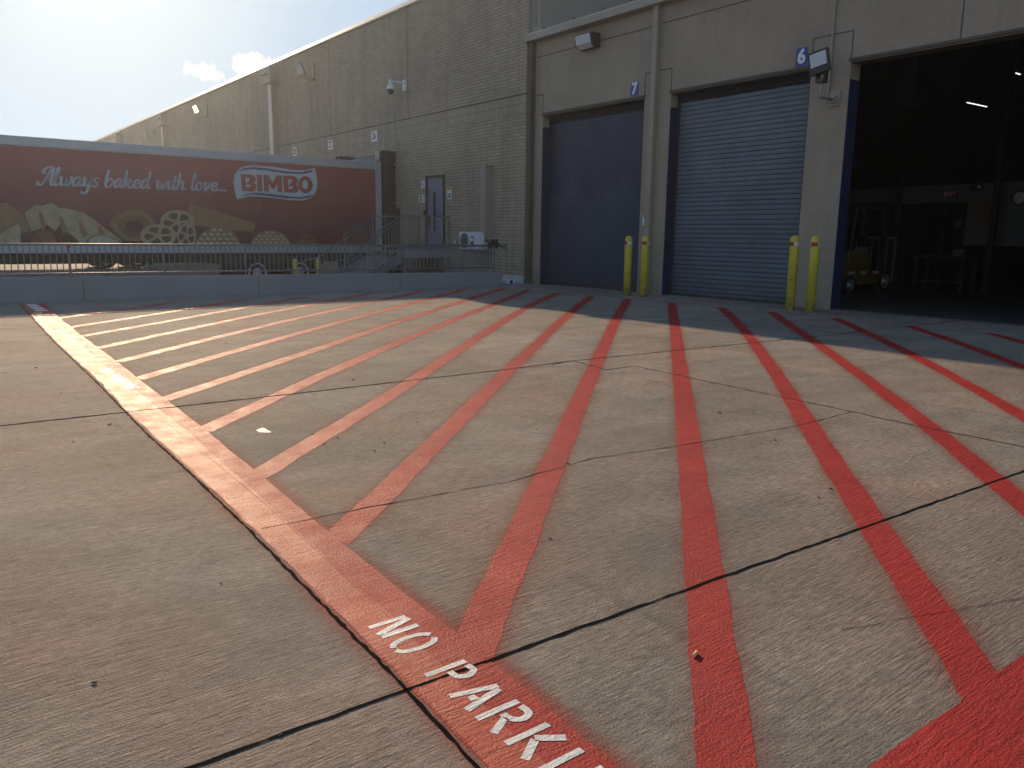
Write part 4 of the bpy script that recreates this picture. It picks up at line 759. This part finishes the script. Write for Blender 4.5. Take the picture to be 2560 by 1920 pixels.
b = MB(); cx = 0
for ch in txt:
    for stroke in GL[ch][1]:
        P = catmull([(q[0], q[1], 0) for q in stroke], 5); pts = []
        for p in P:
            pts.append((ya+(cx+p.x+p.y*.20)*k, za+(zb-za)*(cx/tw)+p.y*h*(.98)))
        n = len(pts); L = []; R2 = []
        for i in range(n):
            d = (Vector(pts[min(i+1, n-1)])-Vector(pts[max(i-1, 0)])); d = d.normalized() if d.length else Vector((1, 0)); q = Vector((-d.y, d.x))
            w = .040+.032*abs(d.y) if d.y < 0 else .034+.016*abs(d.y)
            if ch == '.' or (ch == 'i' and len(stroke) == 2): w = .085
            w *= (.75 if i in (0, n-1) and ch != '.' else 1)
            L.append(Vector(pts[i])+q*w/2); R2.append(Vector(pts[i])-q*w/2)
        lv = [b.bm.verts.new((TX+px0+.008, p.x, p.y)) for p in L]; rv = [b.bm.verts.new((TX+px0+.008, p.x, p.y)) for p in R2]
        for i in range(n-1): b._f((lv[i], rv[i], rv[i+1], lv[i+1]))
    cx += GL[ch][0]
o = b.build('slogan_lettering', M['trwhite'], tr, recalc=False); o['label'] = 'white script slogan Always baked with love'
br = DATA['bread']
side_part('printed_shadow', [[(-1.8, .985), (-1.8, 1.75), (1.2, 1.8), (2.6, 1.55), (3.3, 1.62), (5.0, 1.5), (6.2, 1.25), (7.4, 1.55), (8.4, 1.45), (9.6, 1.3), (11.4, 1.22), (12.2, .985)]], px0+.0004, M['trdark']); side_part('printed_bread', [br['bread']], px0+.001, M['crust']); side_part('printed_slice', [br['slice']], px0+.006, M['crumb'])
side_part('printed_bread', [br['loaf']], px0+.002, M['crumb']); side_part('printed_slice', [br['loaf_end']], px0+.007, M['crust'])
def inset(p, f, dy=0, dz=0):
    cy_ = sum(q[0] for q in p)/len(p); cz_ = sum(q[1] for q in p)/len(p)
    return [(cy_+(q[0]-cy_)*f+dy, max(.985, cz_+(q[1]-cz_)*f+dz)) for q in p]
side_part('printed_slice', [inset(br['loaf_end'], .8)], px0+.010, M['sugar'])
L = br['loaf']; ly0 = min(p[0] for p in L); lz1 = max(p[1] for p in L)
[side_part('printed_crease', [[(ly0+.32+i*.5, 1.95-i*.13), (ly0+.42+i*.5, 1.90-i*.13), (ly0+.50+i*.52, 1.55-i*.12), (ly0+.40+i*.52, 1.35-i*.08), (ly0+.36+i*.5, 1.6-i*.12)]], px0+.006, M['crust']) for i in range(4)]
[side_part('printed_bun', [br[q]], px0+.011, M['brownroll']) for q in ('bun', 'bun2', 'bun3')]
side_part('printed_roll', [br['roll']], px0+.001, M['crust']); side_part('printed_roll', [inset(br['roll'], .72, .03, -.03)], px0+.006, M['brownroll']); side_part('printed_roll', [inset(br['roll'], .40, .04, -.05)], px0+.010, M['trdark'])
side_part('printed_cracker', [br['cracker']], px0+.001, M['crackerm'])
cr = br['cracker']; side_part('printed_cracker_hole', [[(cr[0][0]+.15+i*.21+dx, cr[0][1]-.14-i*.062-j*.13), (cr[0][0]+.20+i*.21+dx, cr[0][1]-.14-i*.062-j*.13), (cr[0][0]+.20+i*.21+dx, cr[0][1]-.18-i*.062-j*.13), (cr[0][0]+.15+i*.21+dx, cr[0][1]-.18-i*.062-j*.13)] for i in range(7) for j in range(2) for dx in (0,)], px0+.005, M['brownroll'])
for n_, (out, hs) in enumerate(DATA['wheelsnack']):
    side_part('printed_snack', [out], px0+.006+.008*n_, M['snack']); side_part('printed_snack_gap', hs, px0+.010+.008*n_, M['snackshade'])
[side_part('printed_concha', [br[q]], px0+.012, M['crackerm']) for q in ('concha', 'concha2')]; side_part('printed_concha_crust', DATA['squares'], px0+.017, M['sugar'])

# ---------------------------------------------------------------- landing, stairs and court bollards
th = thing('entry_stairs', 'grey steel stairs and railed landing below the lavender door', 'stairs', (-24, 13.5, -.4))
b = MB(); b.box(-25.1, -22.95, 13.0, 14.83, .66, .86); b.build('landing', M['kerb'], th, bevel=.01)
b = MB(); [b.box(x, x+.12, 13.08, 13.2, -.4, .66) for x in (-25.0, -23.15)]; b.build('support', M['rail'], th)
for i in range(7):
    b = MB(); z = .86-.18*(i+1); y = 13.0-.28*(i+1); b.box(-24.95, -23.05, y, y+.30, z-.05, z); b.box(-24.95, -23.05, y+.28, y+.30, z, z+.13); b.build('tread', M['kerb'], th)
for x in (-25.02, -23.03):
    b = MB(); b.prism([(x, 13.0, .86), (x, 13.0, .50), (x, 11.3, -.4), (x, 10.9, -.4), (x, 10.95, -.25)], (.06, 0, 0)); b.build('stringer', M['rail'], th)
for x in (-25.0, -22.97):
    b = MB()
    b.tube([(x, 13.0, 2.02), (x, 11.97, 1.40), (x, 11.90, 1.30), (x, 11.98, 1.25)], .022, 7)
    b.tube([(x, 13.0, 1.90), (x, 10.95, .62), (x, 10.55, .56), (x, 10.40, .46), (x, 10.40, .28), (x, 10.50, .20), (x, 10.9, .18)], .022, 7)
    b.tube([(x, 13.0, 1.02), (x, 10.95, -.22)], .018, 6)
    b.tube([(x, 13.0, .86), (x, 13.0, 2.02)], .026, 7); b.tube([(x, 10.95, -.4), (x, 10.95, .62)], .026, 7); b.tube([(x, 11.97, .1), (x, 11.97, 1.28)], .022, 7)
    for i in range(1, 17): y = 13.0-i*.12; b.tube([(x, y, 1.02-.605*(13-y)), (x, y, 1.90-.625*(13-y))], .0085, 5, caps=False)
    b.build('stair_rail', M['rail'], th)
b = MB()
def run(p, q, n):
    for z in (2.02,): b.tube([(p[0], p[1], z), (q[0], q[1], z)], .022, 7)
    b.tube([(p[0], p[1], .98), (q[0], q[1], .98)], .018, 6)
    for i in range(n+1):
        t = i/n; b.tube([(p[0]+(q[0]-p[0])*t, p[1]+(q[1]-p[1])*t, .98 if 0 < i < n else .86), (p[0]+(q[0]-p[0])*t, p[1]+(q[1]-p[1])*t, 2.02)], .0085 if 0 < i < n else .024, 6, caps=False)
run((-22.97, 13.0), (-22.97, 14.80), 15); b.build('landing_rail', M['rail'], th)
b = MB(); run((-25.0, 13.0), (-25.0, 14.80), 15); b.build('landing_rail', M['rail'], th)
b = MB(); b.box(-22.9, -22.2, 14.72, 14.895, -.4, .55); b.build('base_block', M['kerb'], th)

def bollard(x, y, z0, h, r, label, group, rot, tapes=True):
    th = thing('bollard', label, 'bollard', (x, y, z0), group)
    b = MB(); prof = [(r, 0), (r, h-r*.95)]+[(r*math.cos(a), h-r*.95+r*.95*math.sin(a)) for a in (.25, .5, .75, 1.0, 1.25, 1.5)]
    b.lathe(prof, Matrix.Translation((x, y, z0)), 28); b.build('post', M['yellow'], th)
    if tapes:
        for kk, mt in ((0, M['redtape']), (1, M['whitetape']), (2, M['redtape']), (3, M['whitetape'])):
            b = MB(); a0 = rot+kk*math.pi/2; n = 8
            for i in range(n):
                a, c = a0+i*math.pi/2/n, a0+(i+1)*math.pi/2/n; rr = r+.0025
                b.poly([(x+rr*math.cos(a), y+rr*math.sin(a), z0+h-.215), (x+rr*math.cos(c), y+rr*math.sin(c), z0+h-.215), (x+rr*math.cos(c), y+rr*math.sin(c), z0+h-.135), (x+rr*math.cos(a), y+rr*math.sin(a), z0+h-.135)])
            b.build('reflective_band', mt, th, recalc=False)
    return th
BG = 'yellow bollards in front of the roller doors'
bollard(-13.87, 14.12, 0, 1.45, .092, 'yellow bollard in front of the right edge of navy door 7', BG, math.radians(205))
bollard(-13.38, 14.19, 0, 1.45, .092, 'yellow bollard in front of the downspout pier between doors 7 and 6', BG, math.radians(245))
bollard(-9.40, 14.26, 0, 1.49, .092, 'yellow bollard in front of the right edge of grey door 6', BG, math.radians(205))
bollard(-8.97, 14.30, 0, 1.49, .092, 'yellow bollard in front of the pier beside the open bay', BG, math.radians(245))
bollard(-22.0, 8.97, -.4, 1.10, .062, 'short yellow bollard behind the picket fence, farther from the stairs', 'yellow bollards in the truck court', 0, False)
bollard(-22.0, 9.66, -.4, 1.10, .062, 'short yellow bollard behind the picket fence, nearer the stairs', 'yellow bollards in the truck court', 0, False)

# ---------------------------------------------------------------- bay building
bb = thing('bay_building', 'low tan stucco building with a row of tall roller door bays', 'building', (-10, 15.1, 0))
WY, WB, HD, WT = 15.1, 15.45, 4.83, 6.86
OP = [(-18.45, -14.48), (-13.62, -9.88), (-9.02, -5.05), (-4.2, -.3)]
b = MB(); b.box(BX+.01, 14, WY, WB, HD, WT); xs = [BX+.01]+[v for o_ in OP for v in o_]+[14]
for i in range(0, len(xs), 2): b.box(xs[i], xs[i+1], WY, WB, -.3, HD)
b.build('front_wall', M['stucco'], bb)
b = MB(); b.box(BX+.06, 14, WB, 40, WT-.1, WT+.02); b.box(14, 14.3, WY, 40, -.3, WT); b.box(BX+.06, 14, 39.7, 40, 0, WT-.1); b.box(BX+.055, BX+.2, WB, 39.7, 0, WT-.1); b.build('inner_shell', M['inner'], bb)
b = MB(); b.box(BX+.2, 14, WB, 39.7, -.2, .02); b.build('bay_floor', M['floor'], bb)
b = MB(); b.box(BX-.06, 14.3, 14.84, 15.5, WT, WT+.19); b.build('roof_fascia', M['fascia'], bb, bevel=.012)
b = MB(); b.box(BX-.02, 14.3, 14.9, 16.2, WT+.19, WT+.225); b.build('roof_edge', M['coping'], bb)
for i in range(11):
    x = -18.3+i*1.15+random.uniform(-.2, .2); b = MB(); b.box(x-.03, x+.03, 14.93, 14.99, WT+.225, WT+.27); b.box(x-.012, x+.05, 14.95, 14.97, WT+.25, WT+.29); b.build('roof_clip', M['bronze'], bb)
b = MB()
def gh(x0, x1, z): b.box(x0, x1, WY-.0035, WY+.001, z-.013, z+.013)
def gv(x, z0, z1): b.box(x-.013, x+.013, WY-.0035, WY+.001, z0, z1)
gh(BX+.2, -14.2, 6.44); gh(-13.98, 14, 6.46)
for (a, c) in OP:
    gh(a-.50, a-.013, 5.39) if a > -18.4 else gh(BX+.15, a-.013, 5.39); gv(a, HD+.03, 5.403)
    gh(c+.013, c+.45, 5.39); gv(c, HD+.03, 5.403)
gv(-9.45, 5.39, WT-.01); gv(-4.6, 0, WT-.01); gv(-7.0, HD+.03, WT-.01)
b.build('stucco_reveal', M['groove'], bb)
b = MB(); b.box(-14.19, -14.03, 14.965, WY, .05, WT); b.box(-14.21, -14.01, 14.955, WY, 2.46, 2.53); b.build('downspout', M['tanmetal'], bb, bevel=.008)
b = MB(); b.box(-9.47, -9.43, 15.06, 15.0965, 4.12, WT); b.build('conduit', M['tanmetal'], bb)
for n_, (a, c) in enumerate(OP):
    b = MB(); b.box(a-.04, c+.04, WY-.03, WY-.004, HD, HD+.055); b.box(a, c, WY-.01, WB, HD-.035, HD-.003); b.build('lintel', M['browntrim'], bb, bevel=.006)
    for xx, s in ((a, 1), (c, -1)):
        b = MB(); x0, x1 = sorted((xx+s*.002, xx+s*.012)); b.box(x0, x1, WY-.002, WB+.0, 0, 4.50); b.box(min(xx-s*.06, xx+s*.012), max(xx-s*.06, xx+s*.012), WY-.012, WY-.0035, 0, 4.52) if s > 0 and n_ > 9 else None; b.build('jamb_guard', M['blue'], bb)
    if n_ == 2: continue
    # slatted curtain: a profile pushed along X
    pitch = .107 if n_ != 0 else .076; b = MB(); z = .02; prof = []; DY = WB-.06
    while z < HD-.12:
        prof += [(DY, z), (DY-.016, z+pitch*.03), (DY-.020, z+pitch*.30), (DY-.020, z+pitch*.60), (DY-.018, z+pitch*.90), (DY, z+pitch*.93)]; z += pitch
    va = [b.bm.verts.new((a+.08, p[0], p[1])) for p in prof]; vb = [b.bm.verts.new((c-.08, p[0], p[1])) for p in prof]
    b.use(M['door7'] if n_ == 0 else M['door6']); body_i = b.cur; b.use(M['slotdark'] if n_ else M['slotnavy']); slot_i = b.cur
    for i in range(len(prof)-1):
        f = b._f((va[i], vb[i], vb[i+1], va[i+1])); f.material_index = slot_i if i % 6 in (4, 5, 0) else body_i
    rd = b.build('roller_door', None, bb); rd['label'] = 'navy blue slatted roller door' if n_ == 0 else 'pale grey blue slatted roller door'
    b = MB(); b.box(a+.02, a+.09, WB-.11, WB, 0, HD-.1); b.build('guide', M['bronze'], rd); b = MB(); b.box(c-.09, c-.02, WB-.11, WB, 0, HD-.1); b.build('guide', M['bronze'], rd)
    b = MB(); b.box(a+.07, c-.07, WB-.10, WB-.02, .0, .06); b.build('bottom_bar', M['bronze'], rd)
    b = MB(); x = a+.05
    b.box(a+.02, c-.02, WB-.13, WB-.09, HD-.15, HD-.03)
    while x < c-.06: b.box(x, x+.05, WB-.125, WB-.115, HD-.20-random.uniform(0, .04), HD-.15); x += .05
    b.build('brush_shade_strip', M['black'], rd)  # black brush strip, also painting the shadow under the door head
b = MB(); b.box(-9.02, -5.05, WY+.02, WB, .002, .022); b.build('threshold', M['floor'], bb)

# wall pack above bay 7
th = thing('wall_pack_light', 'dark wall pack light with sloped glass lens above door 7', 'wall light', (-16.45, 15.1, 6.3), None)
b = MB(); b.prism([(-16.80, 15.1, 6.63), (-16.80, 14.78, 6.63), (-16.80, 14.76, 6.60), (-16.80, 14.82, 6.36), (-16.80, 14.92, 6.28), (-16.80, 15.1, 6.28)], (.66, 0, 0)); b.build('housing', M['bronze'], th, bevel=.008)
b = MB(); b.prism([(-16.76, 14.752, 6.595), (-16.76, 14.812, 6.37), (-16.76, 14.818, 6.37), (-16.76, 14.758, 6.595)], (.56, 0, 0)); b.prism([(-16.76, 14.818, 6.36), (-16.76, 14.91, 6.272), (-16.76, 14.92, 6.275), (-16.76, 14.825, 6.36)], (.56, 0, 0)); b.build('lens', M['lens'], th)
# flood light by bay 6
th = thing('flood_light', 'black framed flood light tilted up on a grey arm beside door 6', 'flood light', (-9.3, 15.1, 4.1))
b = MB(); b.box(-9.42, -9.18, 15.07, 15.0965, 4.02, 4.30); b.box(-9.36, -9.24, 14.98, 15.07, 4.08, 4.2); b.tube([(-9.3, 15.0, 4.14), (-9.3, 14.62, 4.14), (-9.3, 14.58, 4.18), (-9.3, 14.58, 4.42)], .032, 10); b.build('arm', M['tanmetal'], th)
b = MB(); b.box(-9.38, -9.22, 14.50, 14.66, 4.40, 4.47); b.box(-9.40, -9.36, 14.52, 14.64, 4.42, 4.62); b.box(-9.24, -9.20, 14.52, 14.64, 4.42, 4.62); b.tube([(-9.42, 14.55, 4.58), (-9.18, 14.55, 4.58)], .03, 8); b.build('slip_fitter', M['bronze'], th)
R_ = Matrix.Translation((-9.33, 14.50, 4.78)) @ Matrix.Rotation(math.radians(14), 4, 'Z') @ Matrix.Rotation(math.radians(-14), 4, 'Y') @ Matrix.Rotation(math.radians(-10), 4, 'X')
b = MB(); b.box(-.20, .20, -.035, .035, -.23, .23, R_); b.build('housing', M['bronze'], th, bevel=.012)
b = MB(); [b.box(-.155, .155, -.045, -.035, -.09+q*.045, -.09+q*.045+.040, R_) for q in range(6)]; b.build('lens', M['lens'], th)
th = thing('torn_tape', 'scrap of white tape stuck on the stucco beside door 7', 'tape', (-14.3, 15.09, 1.8)); b = MB(); b.prism([(-14.36, 15.094, 1.72), (-14.27, 15.094, 1.70), (-14.25, 15.094, 1.84), (-14.33, 15.094, 1.88), (-14.38, 15.094, 2.0), (-14.37, 15.094, 1.84)], (0, -.004, 0)); b.build('scrap', M['white'], th)

# ---------------------------------------------------------------- inside the open bay
th = thing('office_partition', 'white partition wall with dark openings at the back of the open bay', 'partition', (-8, 24, 0))
b = MB(); b.box(-12.45, -4.0, 24, 24.15, 2.51, 3.0); b.box(-10.42, -4.0, 24.0, 24.15, 1.30, 2.51); b.build('panel', M['officewall'], th)
b = MB(); b.box(-14.4, -12.7, 24.6, 24.7, 2.6, 3.0); b.build('panel', M['officewall'], th)
b = MB(); b.box(-12.5, -12.3, 23.95, 24.2, 0, 3.2); b.box(-11.1, -11.0, 24.02, 24.12, 0, 2.51); b.box(-10.5, -10.42, 24, 24.15, 0, 2.51); b.build('post', M['inner'], th)
th2 = thing('exit_sign', 'red EXIT sign on the white partition', 'sign', (-10.9, 24, 2.66)); b = MB(); b.box(-11.12, -10.73, 23.95, 24, 2.66, 2.82); b.build('plate', M['exitred'], th2)
text_mesh('EXIT', .16, wall_m(-10.925, 23.945, 2.735), M['white'], 'lettering', th2, 1.0, .004)
th2 = thing('emergency_light', 'dark emergency light on the white partition beside the exit sign', 'emergency light', (-10.2, 24, 2.8)); b = MB(); b.box(-10.38, -10.02, 23.9, 24, 2.80, 2.98); b.build('housing', M['bronze'], th2, bevel=.03); b = MB(); b.lathe([(.05, 0), (.05, .03), (.02, .04)], Matrix.Translation((-10.13, 23.9, 2.9)) @ Matrix.Rotation(math.pi/2, 4, 'X'), 12); b.build('lamp', M['lens'], th2)
th2 = thing('wall_clock', 'round black rimmed clock on the white partition', 'clock', (-9.1, 24, 2.4)); T_ = Matrix.Translation((-9.12, 24, 2.58)) @ Matrix.Rotation(math.pi/2, 4, 'X')
b = MB(); b.lathe([(.19, 0), (.20, .03), (.19, .05), (.165, .05), (.165, .02)], T_, 28); b.build('rim', M['black'], th2); b = MB(); b.lathe([(.165, .0), (.165, .02), (.01, .022)], T_, 28); b.build('face', M['white'], th2)
b = MB(); b.box(-9.125, -9.115, 23.97, 23.976, 2.58, 2.70); b.box(-9.12, -9.03, 23.97, 23.976, 2.575, 2.585); b.build('hand', M['ink'], th2)
th2 = thing('notice_board', 'brown cork notice board hanging on the white partition', 'notice board', (-9.8, 24, 1.9)); b = MB(); b.box(-10.35, -9.42, 23.96, 24, 1.87, 2.5); b.build('board', M['cork'], th2); b = MB(); b.box(-10.33, -10.10, 23.955, 23.96, 1.93, 2.22); b.build('sheet', M['officewall'], th2)
th2 = thing('workbench', 'dark cluttered workbench under the notice board', 'workbench', (-9, 23, 0)); b = MB(); b.box(-11.2, -9.7, 22.6, 23.5, .95, 1.02); b.build('top', M['inner'], th2); b = MB(); [b.box(x, x+.08, y, y+.08, .02, .95) for x in (-11.1, -9.85) for y in (22.7, 23.35)]; b.box(-11.1, -9.8, 22.7, 23.4, .3, .34); b.build('frame', M['inner'], th2)
th2 = thing('paper_box', 'small white box on the dark workbench', 'box', (-10.0, 22.9, 1.02)); b = MB(); b.box(-10.15, -9.92, 22.8, 23.0, 1.02, 1.18); b.box(-10.16, -9.91, 22.79, 23.01, 1.18, 1.20); b.build('carton', M['officewall'], th2)
th2 = thing('air_duct', 'vertical grey duct hanging from the dark bay ceiling', 'duct', (-10.9, 21, 4.4)); b = MB(); b.lathe([(.30, 0), (.22, .5), (.22, 2.0)], Matrix.Translation((-10.95, 21, 4.75)), 16); b.build('duct', M['inner'], th2)
for x0, y0, x1, y1, z, lab in ((-13.0, 29.0, -12.95, 30.4, 6.0, 'glowing strip light near the middle of the dark bay ceiling'), (-10.02, 24.6, -10.0, 25.3, 6.0, 'glowing strip light at the upper right of the dark bay ceiling')):
    th2 = thing('strip_light', lab, 'ceiling light', (x0, y0, z), 'strip lights inside the bay'); b = MB(); b.box(x0-.05, x1+.05, y0-.06, y1+.06, z+.02, z+.09); b.build('fitting', M['inner'], th2); b = MB(); b.tube([(x0, y0, z), (x1, y1, z)], .014, 6); b.build('tube', M['tube'], th2)

# forklift, seen from its right rear, facing into the building
fk = thing('forklift', 'yellow forklift with striped reflective tape parked inside the open bay', 'forklift', (-11.9, 20.8, .02))
fx = -11.25
b = MB(); b.prism([(fx-1.15, 19.05, .35), (fx-1.15, 18.95, .6), (fx-1.15, 18.98, 1.1), (fx-1.15, 19.5, 1.16), (fx-1.15, 19.5, .35)], (1.15, 0, 0)); b.build('counterweight', M['fyellow'], fk, bevel=.06)
b = MB(); b.prism([(fx-1.1, 19.5, .42), (fx-1.1, 19.5, 1.12), (fx-1.1, 20.5, 1.06), (fx-1.1, 20.6, .62), (fx-1.1, 21.3, .6), (fx-1.1, 21.4, .30), (fx-1.1, 20.1, .25)], (1.1, 0, 0)); b.build('body', M['fyellow'], fk, bevel=.03)
b = MB(); b.box(fx-.95, fx-.25, 19.7, 20.3, 1.15, 1.28); b.box(fx-.95, fx-.25, 19.62, 19.74, 1.28, 1.75); b.build('seat', M['black'], fk, bevel=.04)
b = MB()
for x in (fx-1.08, fx-.02):
    b.tube([(x, 19.55, 1.1), (x, 19.75, 2.25), (x, 21.0, 2.25), (x, 21.35, .7)], .035, 6)
for i in range(7): b.box(fx-1.08, fx-.02, 19.78+i*.2, 19.83+i*.2, 2.24, 2.28)
b.build('overhead_guard', M['bronze'], fk)
b = MB()
for x in (fx-.85, fx-.25): b.box(x-.05, x+.05, 21.55, 21.7, .1, 2.45)
[b.box(fx-.85, fx-.25, 21.56, 21.66, z, z+.08) for z in (.3, 1.3, 2.35)]; b.build('mast', M['chassis'], fk)
b = MB(); [b.box(fx-1.1+i*.22, fx-1.07+i*.22, 21.75, 21.79, .3, 1.5) for i in range(6)]; b.box(fx-1.1, fx, 21.74, 21.78, 1.46, 1.52); b.box(fx-1.1, fx, 21.74, 21.78, .3, .4); b.build('load_backrest', M['rail'], fk)
b = MB(); [b.box(x-.06, x+.06, 21.8, 22.9, .08, .12) for x in (fx-.85, fx-.25)]; b.build('fork', M['chassis'], fk)
b = MB(); b.tube([(fx-.3, 20.9, 1.0), (fx-.4, 20.75, 1.45)], .03, 6); b.lathe([(.19, -.015), (.19, .015), (.15, .015), (.15, -.015)], Matrix.Translation((fx-.42, 20.72, 1.48)) @ Matrix.Rotation(.5, 4, 'X'), 18); b.build('steering_wheel', M['black'], fk)
b = MB(); b.tube([(fx-.85, 19.2, 1.35), (fx-.25, 19.2, 1.35)], .15, 14); b.build('gas_cylinder', M['whitetape'], fk)
for i in range(5):
    b = MB(); b.box(fx+.002, fx+.008, 19.55+i*.30, 19.55+(i+1)*.30, .53, .61); b.build('reflective_tape', M['whitetape'] if i % 2 == 0 else M['redtape'], fk)
for y, r in ((19.6, .24), (21.35, .30)):
    for x, s in ((fx+.05, 1), (fx-1.0, 1)): wheel(fk, x, y, .02+r, r, .18)
b = MB(); b.box(fx-.3, fx+.01, 20.2, 20.45, 1.08, 1.24); b.build('document_box', M['officewall'], fk)

copy_thing(fk, (5.35, 1.2, 0), 'second forklift cut off by the right edge of the photo inside the open bay')
for o_ in (fk,): o_['label'] = 'yellow forklift with striped reflective tape just inside the left edge of the open bay'
for o_ in scene.objects:
    if o_.name.startswith('forklift'): o_['group'] = 'forklifts inside the open bay'
th2 = thing('roof_post', 'thin dark steel column standing inside the open bay', 'column', (-7.9, 23, 0)); b = MB(); b.box(-9.48, -9.34, 23.2, 23.34, .02, 6.7); b.box(-9.56, -9.26, 23.12, 23.42, .02, .05); b.build('column', M['chassis'], th2)
th2 = thing('wall_poster', 'pale sheet of paper pinned in the dark doorway of the partition', 'paper', (-10.8, 24, 1.8)); b = MB(); b.box(-10.72, -10.55, 23.99, 24.0, 1.78, 2.0); b.build('sheet', M['officewall'], th2); b = MB(); [b.box(-10.70, -10.58, 23.985, 23.99, z, z+.012) for z in (1.83, 1.87, 1.91, 1.95)]; b.build('writing', M['ink'], th2)

# ---------------------------------------------------------------- air volume added to stand in for lens glare
hz = MB(); hz.box(-510, 510, -510, 510, -1.9, 10.2); hz = hz.build('glare_haze', None); hz['kind'] = 'stuff'
hm = bpy.data.materials.new('glare_haze_air'); hm.use_nodes = True; hm.node_tree.nodes.remove(hm.node_tree.nodes['Principled BSDF'])
pv = hm.node_tree.nodes.new('ShaderNodeVolumePrincipled'); pv.inputs['Density'].default_value = HAZE_D; pv.inputs['Anisotropy'].default_value = HAZE_G; pv.inputs['Color'].default_value = (.85, .92, 1, 1)
hm.node_tree.links.new(pv.outputs[0], hm.node_tree.nodes['Material Output'].inputs['Volume']); hz.data.materials.append(hm)
